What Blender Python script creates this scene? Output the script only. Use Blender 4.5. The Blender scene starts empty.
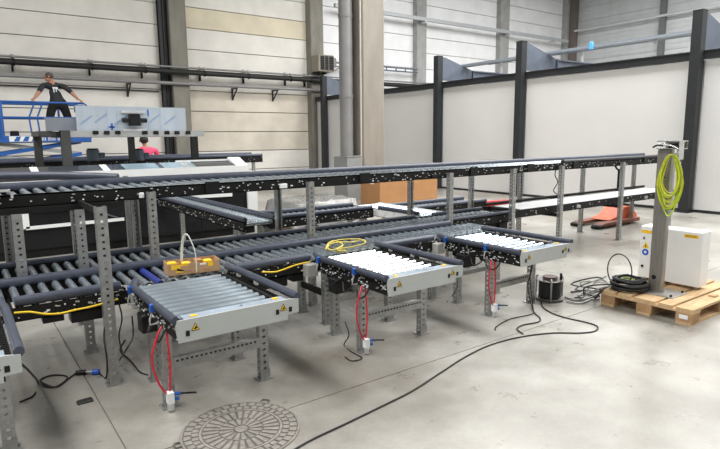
import bpy, bmesh, math, random
from mathutils import Vector, Matrix
random.seed(7)
SC = bpy.context.scene
COL = SC.collection
R = math.radians

# ------------------------------------------------------------------ camera
FPX, YAW, PITCH, ROLL, CAM_H = 557.1, R(54.052), R(8.880), R(-0.5715), 1.60
_f = Vector((math.cos(YAW)*math.cos(PITCH), math.sin(YAW)*math.cos(PITCH), -math.sin(PITCH)))
_r0 = Vector((math.sin(YAW), -math.cos(YAW), 0)); _u0 = _r0.cross(_f)
_r = _r0*math.cos(ROLL) + _u0*math.sin(ROLL); _u = -_r0*math.sin(ROLL) + _u0*math.cos(ROLL)
CAM = Vector((0, 0, CAM_H))
cd = bpy.data.cameras.new('camera'); cam = bpy.data.objects.new('camera', cd); COL.objects.link(cam)
cd.sensor_fit = 'HORIZONTAL'; cd.sensor_width = 36; cd.lens = FPX/720*36; cd.clip_start = .05; cd.clip_end = 200
m = Matrix((_r, _u, -_f)).transposed().to_4x4(); m.translation = CAM
cam.matrix_world = m
SC.camera = cam
def ray(x, y): return _r*(x-360) + _u*(224.5-y) + _f*FPX
def gz(x, y, z=0):
    d = ray(x, y); return CAM + d*((z-CAM_H)/d.z)
def py(x, y, Y):
    d = ray(x, y); return CAM + d*(Y/d.y)
def pxx(x, y, X):
    d = ray(x, y); return CAM + d*(X/d.x)

# ------------------------------------------------------------------ world, light, exposure
W = bpy.data.worlds.new('world'); SC.world = W; W.use_nodes = True
W.node_tree.nodes['Background'].inputs[0].default_value = (.80, .88, 1, 1)
W.node_tree.nodes['Background'].inputs[1].default_value = .5
UNSEEN_SKYLIGHTS = [(-3.2, 4.0), (10.2, 4.0), (15.6, 4.0), (23.0, 4.0)]  # unseen; first and last strip added as fill light, middle two placed from roller glare
for i, (x, y) in enumerate(UNSEEN_SKYLIGHTS):
    ld = bpy.data.lights.new('unseen_skylight', 'AREA'); ld.shape = 'RECTANGLE'; ld.size = 2.4; ld.size_y = 19
    ld.energy = 2600; ld.color = (1, .985, .96)
    lo = bpy.data.objects.new('unseen_skylight', ld); COL.objects.link(lo); lo.location = (x, y, 9.9)
vs = SC.view_settings
vs.view_transform = 'Standard'; vs.look = 'None'; vs.gamma = 1; vs.use_curve_mapping = False; vs.exposure = -0.28

# ------------------------------------------------------------------ materials
MATS = {}
def mat(name, col, rough=.5, metal=0., var=.06, scale=8., bump=0., spec=.5, emit=0., stretch=None, trans=0., rvar=0., coat=0.):
    if name in MATS: return MATS[name]
    M = bpy.data.materials.new(name); M.use_nodes = True
    nt = M.node_tree; b = nt.nodes['Principled BSDF']
    b.inputs['Roughness'].default_value = rough; b.inputs['Metallic'].default_value = metal
    b.inputs['Specular IOR Level'].default_value = spec
    if coat: b.inputs['Coat Weight'].default_value = coat
    if trans: b.inputs['Transmission Weight'].default_value = trans
    tc = nt.nodes.new('ShaderNodeTexCoord'); mp = nt.nodes.new('ShaderNodeMapping')
    if stretch: mp.inputs['Scale'].default_value = stretch
    nt.links.new(tc.outputs['Object'], mp.inputs[0])
    nz = nt.nodes.new('ShaderNodeTexNoise'); nz.inputs['Scale'].default_value = scale; nz.inputs['Detail'].default_value = 5
    nt.links.new(mp.outputs[0], nz.inputs['Vector'])
    cr = nt.nodes.new('ShaderNodeValToRGB')
    cr.color_ramp.elements[0].position = .3; cr.color_ramp.elements[1].position = .7
    cr.color_ramp.elements[0].color = tuple(max(0, c*(1-var)) for c in col)+(1,)
    cr.color_ramp.elements[1].color = tuple(min(1, c*(1+var)) for c in col)+(1,)
    nt.links.new(nz.outputs['Fac'], cr.inputs[0]); nt.links.new(cr.outputs[0], b.inputs['Base Color'])
    if rvar:
        mr = nt.nodes.new('ShaderNodeMapRange'); mr.inputs['From Min'].default_value = .3; mr.inputs['From Max'].default_value = .7
        mr.inputs['To Min'].default_value = rough-rvar; mr.inputs['To Max'].default_value = rough+rvar
        nt.links.new(nz.outputs['Fac'], mr.inputs[0]); nt.links.new(mr.outputs[0], b.inputs['Roughness'])
    if bump:
        bp = nt.nodes.new('ShaderNodeBump'); bp.inputs['Strength'].default_value = bump; bp.inputs['Distance'].default_value = .01
        nt.links.new(nz.outputs['Fac'], bp.inputs['Height']); nt.links.new(bp.outputs[0], b.inputs['Normal'])
    if emit:
        b.inputs['Emission Color'].default_value = tuple(col)+(1,); b.inputs['Emission Strength'].default_value = emit
    MATS[name] = M
    return M

def floor_mat():
    M = bpy.data.materials.new('polished_concrete'); M.use_nodes = True; nt = M.node_tree; b = nt.nodes['Principled BSDF']
    L = nt.links.new
    geo = nt.nodes.new('ShaderNodeNewGeometry')
    def noise(scale, detail=6, rough=.6, vec=None):
        n = nt.nodes.new('ShaderNodeTexNoise'); n.inputs['Scale'].default_value = scale; n.inputs['Detail'].default_value = detail
        n.inputs['Roughness'].default_value = rough; L(vec or geo.outputs['Position'], n.inputs['Vector']); return n
    n1 = noise(.55, 5, .55); n2 = noise(3.2, 8, .7); n3 = noise(40, 4, .6)
    r1 = nt.nodes.new('ShaderNodeValToRGB'); e = r1.color_ramp.elements
    e[0].position = .36; e[0].color = (.200, .187, .164, 1); e[1].position = .60; e[1].color = (.385, .377, .350, 1)
    L(n1.outputs['Fac'], r1.inputs[0])
    r2 = nt.nodes.new('ShaderNodeValToRGB'); e = r2.color_ramp.elements
    e[0].position = .30; e[0].color = (.78, .76, .73, 1); e[1].position = .62; e[1].color = (1.06, 1.06, 1.06, 1)
    L(n2.outputs['Fac'], r2.inputs[0])
    mx = nt.nodes.new('ShaderNodeMix'); mx.data_type = 'RGBA'; mx.blend_type = 'MULTIPLY'; mx.inputs[0].default_value = 1
    L(r1.outputs[0], mx.inputs[6]); L(r2.outputs[0], mx.inputs[7])
    r3 = nt.nodes.new('ShaderNodeValToRGB'); e = r3.color_ramp.elements
    e[0].position = .3; e[0].color = (.93, .93, .93, 1); e[1].position = .7; e[1].color = (1.05, 1.05, 1.05, 1)
    L(n3.outputs['Fac'], r3.inputs[0])
    m2 = nt.nodes.new('ShaderNodeMix'); m2.data_type = 'RGBA'; m2.blend_type = 'MULTIPLY'; m2.inputs[0].default_value = 1
    L(mx.outputs[2], m2.inputs[6]); L(r3.outputs[0], m2.inputs[7])
    # brown stains and weaker brown patches at set places on the floor
    prev = None
    wob = noise(5, 5, .6)
    for (sx, sy, rx_, ry_, amt) in ((2.98, 3.22, .50, .16, .75), (1.78, 3.25, .22, .25, .6), (2.2, 3.3, .45, .12, .4), (.35, 2.9, .35, .5, .3), (1.0, 4.2, .9, .35, .45), (3.6, 3.6, .6, .2, .4), (4.55, 3.05, .35, .15, .35)):
        mpn = nt.nodes.new('ShaderNodeMapping'); mpn.vector_type = 'TEXTURE'; mpn.inputs['Location'].default_value = (sx, sy, 0); mpn.inputs['Scale'].default_value = (rx_, ry_, 1)
        L(geo.outputs['Position'], mpn.inputs[0])
        ln = nt.nodes.new('ShaderNodeVectorMath'); ln.operation = 'LENGTH'; L(mpn.outputs[0], ln.inputs[0])
        mr_ = nt.nodes.new('ShaderNodeMapRange'); mr_.interpolation_type = 'SMOOTHSTEP'; mr_.inputs['From Min'].default_value = 1.5; mr_.inputs['From Max'].default_value = .1; mr_.inputs['To Max'].default_value = amt
        L(ln.outputs['Value'], mr_.inputs[0])
        if prev is None: prev = mr_.outputs[0]
        else:
            mx_ = nt.nodes.new('ShaderNodeMath'); mx_.operation = 'MAXIMUM'; L(prev, mx_.inputs[0]); L(mr_.outputs[0], mx_.inputs[1]); prev = mx_.outputs[0]
    ml = nt.nodes.new('ShaderNodeMath'); ml.operation = 'MULTIPLY'; L(prev, ml.inputs[0])
    wr_ = nt.nodes.new('ShaderNodeMapRange'); wr_.inputs['From Min'].default_value = .35; wr_.inputs['From Max'].default_value = .6; L(wob.outputs['Fac'], wr_.inputs[0]); L(wr_.outputs[0], ml.inputs[1])
    st = nt.nodes.new('ShaderNodeMix'); st.data_type = 'RGBA'; L(ml.outputs[0], st.inputs[0]); L(m2.outputs[2], st.inputs[6]); st.inputs[7].default_value = (.15, .125, .10, 1)
    L(st.outputs[2], b.inputs['Base Color'])
    mr = nt.nodes.new('ShaderNodeMapRange'); mr.inputs['From Min'].default_value = .3; mr.inputs['From Max'].default_value = .7
    mr.inputs['To Min'].default_value = .24; mr.inputs['To Max'].default_value = .42
    L(n2.outputs['Fac'], mr.inputs[0]); L(mr.outputs[0], b.inputs['Roughness'])
    return M
def corrugated_mat(name, col):
    return mat(name, col, .5, .2, .04, 3, 0)

FLOOR = floor_mat()
JOINT = mat('joint_filler', (.17, .16, .145), .9)
PANEL = mat('precast_cream', (.74, .72, .675), .85, 0, .07, 1.6, .15, .3)
PANELW = mat('precast_white', (.84, .85, .865), .8, 0, .05, 1.6, .1, .3)
CONC = mat('column_concrete', (.235, .225, .195), .85, 0, .16, 3.0, .3, .3, stretch=(1, 1, .35))
CONCW = mat('big_column_concrete', (.275, .253, .220), .8, 0, .14, 2.2, .3, .3, stretch=(1, 1, .3))
DSTEEL = mat('anthracite_steel', (.026, .028, .031), .5, 0, .1, 6, spec=.3)
BSTEEL = mat('blue_grey_sheen_steel', (.115, .135, .175), .45, .3, .1, 4)  # on roof beams the blue-grey stands for reflection on dark steel
WHITEP = mat('white_sandwich_panel', (.68, .68, .67), .55, 0, .02, 1.2, 0, .4)
GREYW = mat('grey_cladding', (.60, .625, .64), .5, .2, .05, 2)
PIPEG = mat('grey_downpipe', (.235, .235, .235), .45, .1, .08, 3)
GALV = mat('galvanised', (.36, .365, .36), .42, .75, .16, 25, .05, rvar=.08)
GALVL = mat('galvanised_light', (.60, .61, .62), .42, .6, .1, 25)
ROLLER = mat('zinc_roller', (.42, .48, .53), .28, .8, .12, 9, 0, rvar=.06)
ROLLERW = mat('glare_zinc_roller', (.66, .69, .72), .24, .75, .06, 9, 0, rvar=.05)  # overhead glare on the middle table put into a whiter zinc colour
ROLLERB = mat('bluish_zinc_roller', (.50, .59, .70), .24, .75, .08, 9, 0, rvar=.05)
RBLUE = mat('blue_sleeve_roller', (.02, .035, .22), .4, 0, .1, 9)
RAIL = mat('slate_guard_rail', (.058, .067, .092), .42, .15, .12, 12, 0, spec=.35)
RAILK = mat('black_guard_rail', (.022, .024, .029), .45, 0, .12, 12, 0, spec=.3)
ROLLER1 = mat('pale_zinc_roller', (.43, .50, .56), .32, .75, .08, 9, 0, rvar=.05)
BLACKF = mat('black_frame', (.010, .010, .010), .55, 0, .25, 10, spec=.2)
BLACKP = mat('black_plastic', (.009, .009, .010), .45, 0, .2, 10, spec=.25)
RUBBER = mat('black_rubber', (.010, .010, .010), .6, 0, .2, 12)
PLATE = mat('pale_grey_paint', (.42, .445, .44), .45, .1, .04, 6)
FILM = mat('blue_protective_film', (.40, .47, .56), .25, .3, .14, 7, .1)
YEL = mat('warning_yellow', (.85, .53, .02), .5, 0, .04, 8)
BLUE = mat('clip_blue', (.015, .09, .40), .4, 0, .1, 8)
REDH = mat('red_hose', (.62, .015, .03), .35, 0, .1, 12)
WHITEM = mat('white_paint', (.76, .77, .77), .4, 0, .03, 5)
BELT = mat('white_belt', (.80, .81, .82), .5, 0, .03, 5)
CARD = mat('cardboard', (.40, .205, .085), .8, 0, .08, 5, .05)
CARDL = mat('cardboard_pale', (.43, .265, .14), .8, 0, .1, 6, .05)
WOOD = mat('pallet_pine', (.52, .36, .20), .75, 0, .2, 5, .12, .3, stretch=(1.2, 12, 12))
WOODB = mat('pallet_block', (.36, .22, .115), .8, 0, .22, 12, .2, .3)
STEEL = mat('brushed_stainless', (.33, .31, .285), .35, .75, .12, 9, .03, stretch=(8, 8, .6))
SHINY = mat('polished_stainless', (.68, .68, .67), .22, 1, .08, 9)
SHEET = mat('filmed_sheet', (.47, .53, .60), .25, .35, .10, 1.6, .05, stretch=(2.6, 1, .5))
SHEETD = mat('filmed_sheet_dark', (.25, .28, .32), .3, .35, .12, 2, .05)
LIFTB = mat('lift_blue', (.018, .10, .36), .42, .05, .1, 6)
ORANGE = mat('pallet_jack_orange', (.56, .10, .030), .45, 0, .12, 8)
CABY = mat('yellow_cable_sheath', (.70, .48, .02), .45, 0, .05, 9)
GRNYEL = mat('green_yellow_wire', (.44, .62, .02), .4, 0, .25, 18)
MANH = mat('cast_iron', (.23, .212, .19), .6, .1, .25, 22, .15)
MANHD = mat('cast_iron_recess', (.12, .11, .098), .8, .1, .2, 22)
GLASSD = mat('dark_window', (.012, .014, .017), .12, 0, .2, 4)
GLASSB = mat('bluish_window', (.22, .31, .36), .15, .2, .12, 5)
SKIN = mat('skin', (.42, .20, .13), .55, 0, .06, 9)
HAIRG = mat('grey_brown_hair', (.075, .060, .050), .7, 0, .3, 40, .3)
HAIRD = mat('dark_hair', (.012, .010, .009), .6, 0, .3, 40, .3)
SHIRTK = mat('charcoal_tshirt', (.020, .022, .024), .85, 0, .15, 14, .1)
TROUK = mat('black_trousers', (.010, .010, .012), .85, 0, .2, 14, .1)
PINK = mat('pink_tshirt', (.80, .09, .20), .8, 0, .06, 10, .1)
DENIM = mat('dark_denim', (.03, .04, .08), .85, 0, .15, 20, .1)
PRINT = mat('print_white', (.75, .76, .77), .6)
PRINTB = mat('print_blue_grey', (.20, .27, .38), .5)
WRAP = mat('stretch_wrap', (.19, .188, .18), .25, 0, .18, 5, .4)
PLYW = mat('wrapped_board', (.34, .28, .20), .7, 0, .15, 5)
RED = mat('red_paint', (.60, .03, .03), .5)
BARREL = mat('motor_slate', (.055, .075, .095), .45, .2, .15, 8)
SKYM = mat('unseen_skylight_sheet', (.9, .93, .95), .6, 0, .01, 2, 0, .3, emit=2.0)

# ------------------------------------------------------------------ mesh helper
class MB:
    def __init__(s): s.v = []; s.f = []; s.mi = []; s.sm = []
    def add(s, vs, fs, mi=0, smooth=False):
        o = len(s.v); s.v += [tuple(p) for p in vs]
        for f in fs: s.f.append(tuple(i+o for i in f)); s.mi.append(mi); s.sm.append(smooth)
        return s
    def box(s, x0, x1, y0, y1, z0, z1, mi=0):
        vs = [(x, y, z) for z in (z0, z1) for x, y in ((x0, y0), (x1, y0), (x1, y1), (x0, y1))]
        return s.add(vs, [(3, 2, 1, 0), (4, 5, 6, 7), (0, 1, 5, 4), (1, 2, 6, 5), (2, 3, 7, 6), (3, 0, 4, 7)], mi)
    def cbox(s, x0, x1, y0, y1, z0, z1, c=.004, mi=0):
        # box with chamfered vertical and top edges
        p = [(x0+c, y0), (x1-c, y0), (x1, y0+c), (x1, y1-c), (x1-c, y1), (x0+c, y1), (x0, y1-c), (x0, y0+c)]
        q = [(x0+2*c, y0+c), (x1-2*c, y0+c), (x1-c, y0+2*c), (x1-c, y1-2*c), (x1-2*c, y1-c), (x0+2*c, y1-c), (x0+c, y1-2*c), (x0+c, y0+2*c)]
        vs = [(x, y, z0) for x, y in p]+[(x, y, z1-c) for x, y in p]+[(x, y, z1) for x, y in q]
        fs = [tuple(range(7, -1, -1)), tuple(range(16, 24))]
        for k in (0, 8):
            for i in range(8):
                j = (i+1) % 8; fs.append((k+i, k+j, k+8+j, k+8+i))
        return s.add(vs, fs, mi)
    def beam(s, p0, p1, w, h, mi=0, up=(0, 0, 1)):
        p0, p1 = Vector(p0), Vector(p1); d = (p1-p0).normalized(); up = Vector(up)
        if abs(d.dot(up)) > .98: up = Vector((1, 0, 0))
        a = d.cross(up).normalized(); b = a.cross(d).normalized()
        vs = [p+a*(sx*w/2)+b*(sy*h/2) for p in (p0, p1) for sx, sy in ((-1, -1), (1, -1), (1, 1), (-1, 1))]
        return s.add(vs, [(3, 2, 1, 0), (4, 5, 6, 7), (0, 1, 5, 4), (1, 2, 6, 5), (2, 3, 7, 6), (3, 0, 4, 7)], mi)
    def cyl(s, p0, p1, r, n=12, r2=None, mi=0, caps=True):
        p0, p1 = Vector(p0), Vector(p1); d = (p1-p0).normalized(); up = Vector((0, 0, 1)) if abs(d.z) < .9 else Vector((1, 0, 0))
        a = d.cross(up).normalized(); b = a.cross(d); r2 = r if r2 is None else r2
        vs = []
        for p, rr in ((p0, r), (p1, r2)):
            for i in range(n):
                t = 2*math.pi*i/n; vs.append(p+a*(rr*math.cos(t))+b*(rr*math.sin(t)))
        s.add(vs, [(i, (i+1) % n, n+(i+1) % n, n+i) for i in range(n)], mi, True)
        if caps: s.add(vs, [tuple(range(n-1, -1, -1)), tuple(range(n, 2*n))], mi)
        return s
    def tube(s, pts, r, n=6, mi=0, sub=4, ry=None, closed=False):
        pts = [Vector(p) for p in pts]
        if sub > 1 and len(pts) > 2:
            P = [pts[0]*2-pts[1]]+pts+[pts[-1]*2-pts[-2]]; out = []
            for i in range(1, len(P)-2):
                for k in range(sub):
                    t = k/sub; a, b, c, d = P[i-1:i+3]
                    out.append(.5*((2*b)+(c-a)*t+(2*a-5*b+4*c-d)*t*t+(-a+3*b-3*c+d)*t**3))
            out.append(pts[-1]); pts = out
        ry = ry or r; vs = []; prev = None
        for i, p in enumerate(pts):
            d = (pts[min(i+1, len(pts)-1)]-pts[max(i-1, 0)])
            d = d.normalized() if d.length > 1e-9 else Vector((1, 0, 0))
            if prev is None:
                up = Vector((0, 0, 1)) if abs(d.z) < .95 else Vector((1, 0, 0)); a = d.cross(up).normalized()
            else:
                a = prev-d*prev.dot(d)
                a = a.normalized() if a.length > 1e-6 else d.orthogonal().normalized()
            prev = a; b = a.cross(d)
            for k in range(n):
                t = 2*math.pi*(k+.5)/n; vs.append(p+a*(r*math.cos(t))+b*(ry*math.sin(t)))
        m = len(pts); fs = [(i*n+k, i*n+(k+1) % n, (i+1)*n+(k+1) % n, (i+1)*n+k) for i in range(m-1) for k in range(n)]
        s.add(vs, fs, mi, True); s.add(vs, [tuple(range(n-1, -1, -1)), tuple(range((m-1)*n, m*n))], mi)
        return s
    def prism(s, poly, axis, a0, a1, mi=0):
        # polygon in the two other axes, extruded along axis (0,1,2)
        def mk(u, v, w): q = [0, 0, 0]; o = [i for i in range(3) if i != axis]; q[o[0]] = u; q[o[1]] = v; q[axis] = w; return q
        n = len(poly); vs = [mk(u, v, a0) for u, v in poly]+[mk(u, v, a1) for u, v in poly]
        return s.add(vs, [tuple(range(n-1, -1, -1)), tuple(range(n, 2*n))]+[(i, (i+1) % n, n+(i+1) % n, n+i) for i in range(n)], mi)
    def sphere(s, c, rx, ry=None, rz=None, n=12, m=8, mi=0):
        ry = ry or rx; rz = rz or rx; c = Vector(c); vs = [c+Vector((0, 0, -rz))]
        for j in range(1, m):
            ph = -math.pi/2+math.pi*j/m
            for i in range(n): t = 2*math.pi*i/n; vs.append(c+Vector((rx*math.cos(ph)*math.cos(t), ry*math.cos(ph)*math.sin(t), rz*math.sin(ph))))
        vs.append(c+Vector((0, 0, rz))); fs = []
        for i in range(n): fs.append((0, 1+(i+1) % n, 1+i))
        for j in range(m-2):
            for i in range(n): a = 1+j*n; fs.append((a+i, a+(i+1) % n, a+n+(i+1) % n, a+n+i))
        a = 1+(m-2)*n
        for i in range(n): fs.append((a+i, a+(i+1) % n, len(vs)-1))
        return s.add(vs, fs, mi, True)
    def mesh(s, name, mats):
        me = bpy.data.meshes.new(name); me.from_pydata(s.v, [], s.f)
        for M in (mats if isinstance(mats, (list, tuple)) else [mats]): me.materials.append(M)
        me.polygons.foreach_set('material_index', s.mi); me.polygons.foreach_set('use_smooth', s.sm)
        bm = bmesh.new(); bm.from_mesh(me); bmesh.ops.recalc_face_normals(bm, faces=bm.faces); bm.to_mesh(me); bm.free()
        me.update(); return me

WLOC = {}
def place(name, me, parent=None, loc=(0, 0, 0), rotz=0, kind=None):
    o = bpy.data.objects.new(name, me); COL.objects.link(o)
    base = WLOC.get(parent.name, Vector()) if parent else Vector()
    o.parent = parent; o.location = Vector(loc)-base; o.rotation_euler = (0, 0, rotz)
    WLOC[o.name] = Vector(loc)
    if kind: o['kind'] = kind
    return o
def part(name, mb, mats, parent, kind=None):
    return place(name, mb.mesh(name, mats), parent, (0, 0, 0), 0, kind)
def tag(o, label, cat, group=None):
    o['label'] = label; o['category'] = cat
    if group: o['group'] = group
    return o
def thing(name, label, cat, loc=(0, 0, 0), group=None):
    return tag(place(name, None, None, loc), label, cat, group)
def struct(name, mb, mats, parent=None):
    o = part(name, mb, mats, parent)
    if parent is None: o['kind'] = 'structure'
    return o
_cache = {}
def cached(key, fn):
    if key not in _cache: _cache[key] = fn()
    return _cache[key]

# ================================================================== THE HALL
XL, XR, YF, YB, ZC = -7.0, 30.2, -7.0, 20.4, 10.2
# floor : base plus sawn slabs
fl = struct('floor', MB().box(XL, XR, YF, YB, -.30, -.012), JOINT)
xs = [XL, -4.4, .585, 5.6, 10.6, 15.6, 20.6, 25.6, XR]; ys = [YF, -2.2, 2.79, 7.79, 12.8, 17.8, YB]
g = .0035
for i in range(len(xs)-1):
    for j in range(len(ys)-1):
        part('floor_slab', MB().box(xs[i]+g, xs[i+1]-g, ys[j]+g, ys[j+1]-g, -.012, 0), FLOOR, fl)
# ceiling with skylight openings for the unseen strips
mb = MB(); cx = XL
for (x, y) in UNSEEN_SKYLIGHTS:
    mb.box(cx, x-1.25, YF, YB, ZC, ZC+.2); cx = x+1.25
    mb.box(x-1.25, x+1.25, YF, y-9.7, ZC, ZC+.2)
    if y+9.7 < YB: mb.box(x-1.25, x+1.25, y+9.7, YB, ZC, ZC+.2)
mb.box(cx, XR, YF, YB, ZC, ZC+.2)
struct('ceiling', mb, mat('dark_ceiling', (.16, .16, .165), .8))
for n, (x, y) in enumerate(UNSEEN_SKYLIGHTS):
    struct('window_%d' % (n+1), MB().box(x-1.25, x+1.25, y-9.7, y+9.7, ZC+.1, ZC+.14), SKYM)  # glowing panes over the unseen strips, outer two added as fill

# back wall: concrete columns and precast panels with open joints
bw = struct('wall_back', MB().box(XL, XR, YB+.06, YB+.3, 0, ZC), JOINT)
YPAN = mat('precast_yellowish', (.68, .62, .48), .85, 0, .07, 1.6, .15, .3); TPAN = mat('precast_tan', (.62, .57, .49), .85, 0, .1, 1.6, .15, .3)
colx = [(-5.2, -4.6), (.35, .95), (6.50, 7.09), (12.16, 12.77), (17.95, 18.55), (23.75, 24.45), (29.45, 30.2)]
zj = [0, .40, 1.135, 1.87, 2.61, 3.345, 4.07, 4.80, 5.54, 6.26, 7.0, 7.73, 8.47, 9.2, ZC]
for i in range(len(colx)-1):
    a, b = colx[i][1], colx[i+1][0]
    for j in range(len(zj)-1):
        part('wall_panel', MB().box(a, b, YB, YB+.06, zj[j]+.014, zj[j+1]-.014), (YPAN if (i == 2 and j in (8, 11)) else TPAN if (i == 2 and 2 <= j <= 4) else PANEL) if i < 3 else PANELW, bw)
for i, (a, b) in enumerate(colx):
    part('wall_column', MB().cbox(a, b, YB-.38 if i < 4 else YB-.3, YB+.06, 0, ZC, .02), CONC if i < 4 else mat('grey_column', (.33, .335, .33), .8, 0, .1, 3), bw)
# dark steel upright beside the concrete wall column
sc = thing('steel_upright', 'dark steel upright against the left side of the concrete wall column', 'column', (6.3, YB-.14, 0))
mb = MB(); mb.box(6.19, 6.44, YB-.2, YB-.185, 0, ZC); mb.box(6.19, 6.44, YB-.03, YB-.01, 0, ZC); mb.box(6.30, 6.33, YB-.2, YB-.01, 0, ZC)
part('section', mb, DSTEEL, sc)
part('base_plate', MB().box(6.15, 6.48, YB-.24, YB-.005, 0, .02), DSTEEL, sc)
part('cable', MB().cyl((6.41, YB-.22, .1), (6.41, YB-.22, 9.5), .02, 8), RUBBER, sc)

# other walls
wr = struct('wall_right', MB().box(XR, XR+.2, YF, YB+.3, 0, ZC), GREYW)
for k in range(14):   # corrugated cladding sheets
    z0 = k*.735
    m2 = MB(); z1 = min(z0+.72, ZC)
    m2.box(XR-.05, XR, YF, YB, z0+.01, z1)
    for q in range(3): m2.box(XR-.075, XR-.05, YF, YB, z0+.08+q*.22, min(z0+.2+q*.22, ZC))
    part('cladding_sheet', m2, GREYW, wr)
wpy = pxx(663, 20, XR-.2).y
for k, y in enumerate((wpy, wpy-5.75, wpy-11.5)):
    part('wall_post', MB().box(XR-.34, XR-.08, y-.13, y+.13, 0, ZC), mat('dark_wall_post', (.14, .145, .15), .6), wr)
part('wall_post', MB().box(XR-.5, XR-.08, YB-.62, YB-.32, 0, ZC), mat('rusty_post', (.15, .125, .115), .7), wr)
part('girt', MB().cyl((XR-.4, YF, 7.55), (XR-.4, YB-.4, 7.55), .07, 8), GREYW, wr)
struct('wall_left', MB().box(XL-.2, XL, YF, YB+.3, 0, ZC), mat('dim_wall', (.22, .22, .21), .85))
struct('wall_front', MB().box(XL-.2, XR+.2, YF-.2, YF, 0, ZC), mat('dim_wall', (.22, .22, .21), .85))

# long horizontal service lines on the back wall
def wall_line(name, label, cat, z, r, y, x0, x1, M, br=None):
    t = thing(name, label, cat, (x0, y, z))
    part('tube', MB().cyl((x0, y, z), (x1, y, z), r, 10), M, t)
    if br:
        for bx in br:
            m2 = MB(); m2.cyl((bx-.02, y, z), (bx+.02, y, z), r+.025, 10); m2.box(bx-.02, bx+.02, y-.02, YB, z-.02, z+.02)
            m2.box(bx-.025, bx+.025, YB-.1, YB, z-.22, z+.12)
            part('pipe_bracket', m2, BLACKF if M is BLACKP or M is RUBBER else GALV, t)
    return t
PB = [1.75, 3.9, 5.55, 7.6, 9.3, 11.1, 12.0]
wall_line('heating_pipe', 'thick black pipe running along the concrete back wall', 'pipe', 3.91, .085, YB-.55, -2, 24, RUBBER, PB)
wall_line('conduit', 'thin grey pipe just above the thick black wall pipe', 'pipe', 4.08, .035, YB-.50, -2, 24, PIPEG, PB)
t = wall_line('cable_duct', 'grey cable duct on brackets below the black wall pipe', 'duct', 3.53, .06, YB-.45, -2, 24, PIPEG)
for bx in (5.05, 8.85, 10.55, 14.6):
    m2 = MB(); m2.beam((bx, YB-.02, 3.05), (bx, YB-.02, 3.5), .06, .05, up=(1, 0, 0)); m2.beam((bx, YB-.48, 3.46), (bx, YB-.02, 3.46), .05, .05)
    m2.beam((bx, YB-.46, 3.44), (bx, YB-.03, 3.08), .04, .04)
    part('bracket', m2, DSTEEL, t)
wall_line('wall_cable', 'thin black cable strung along the wall below the duct', 'cable', 3.27, .022, YB-.06, -2, 6.1, RUBBER)
# fan heater
p = py(323, 63, 19.6)
t = thing('fan_heater', 'beige fan heater with dark louvre grille on the wall column', 'heater', (p.x, 19.6, p.z-.3))
x0, x1, z0, z1 = p.x-.33, p.x+.42, p.z-.34, p.z+.3
mb = MB(); mb.cbox(x0, x1, 19.42, 19.95, z0, z1, .02); part('housing', mb, mat('heater_beige', (.24, .22, .17), .5), t)
gr = part('grille', MB().box(x0+.1, x1-.03, 19.40, 19.42, z0+.05, z1-.05), BLACKP, t)
for k in range(6): part('louvre', MB().box(x0+.11, x1-.04, 19.385, 19.40, z0+.085+k*.09, z0+.105+k*.09), mat('louvre_grey', (.04, .04, .036), .5), gr)
for k in range(2): part('mullion', MB().box(x0+.27+k*.19, x0+.29+k*.19, 19.38, 19.40, z0+.05, z1-.05), mat('heater_beige', (.36, .33, .27)), gr)
mb = MB(); mb.box(x0+.2, x0+.28, 19.8, YB-.38, z0-.06, z0); mb.box(x1-.2, x1-.12, 19.8, YB-.38, z0-.06, z0); part('wall_bracket', mb, DSTEEL, t)
mb = MB(); mb.tube([(x1, 19.7, z1-.1), (x1+.25, 19.7, z1-.08), (x1+.3, 19.75, z0+.3), (x1+.5, 19.8, z0+.28)], .03, 8); mb.tube([(x1, 19.7, z0+.12), (x1+.2, 19.7, z0+.1), (x1+.45, 19.75, z0+.22)], .03, 8)
mb.box(x1+.12, x1+.22, 19.64, 19.76, z0+.2, z1-.05)
part('pipework', mb, PIPEG, t)

# big free-standing column with downpipe
c = thing('concrete_column', 'big square concrete column standing behind the cardboard crate', 'column', (8.8, 11.85, 0))
part('shaft', MB().cbox(8.53, 9.23, 11.58, 12.12, 0, ZC, .03), CONCW, c)
part('cable_conduit', MB().cyl((8.49, 11.62, .5), (8.49, 11.62, ZC), .025, 8), mat('conduit_pale', (.50, .46, .40), .5), c)
t = thing('downpipe', 'fat grey round downpipe running down beside the concrete column', 'pipe', (8.25, 11.92, 0))
part('pipe', MB().cyl((8.25, 11.92, .9), (8.25, 11.92, ZC), .17, 20), PIPEG, t)
for z in (2.6, 4.55, 6.4): part('collar', MB().cyl((8.25, 11.92, z), (8.25, 11.92, z+.09), .182, 20), PIPEG, t)
t = thing('pipe_guard', 'grey box guard around the foot of the downpipe', 'guard', (8.1, 11.8, 0))
mb = MB(); mb.box(8.0, 8.45, 11.55, 11.60, 0, 1.12); mb.box(8.0, 8.05, 11.60, 12.15, 0, 1.12); mb.box(8.05, 8.45, 12.1, 12.15, 0, 1.12)
part('shell', mb, mat('guard_grey', (.27, .275, .27), .6), t)
part('lid', MB().box(7.98, 8.46, 11.53, 11.72, 1.12, 1.14), mat('guard_grey', (.27, .275, .27), .6), t)

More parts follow.
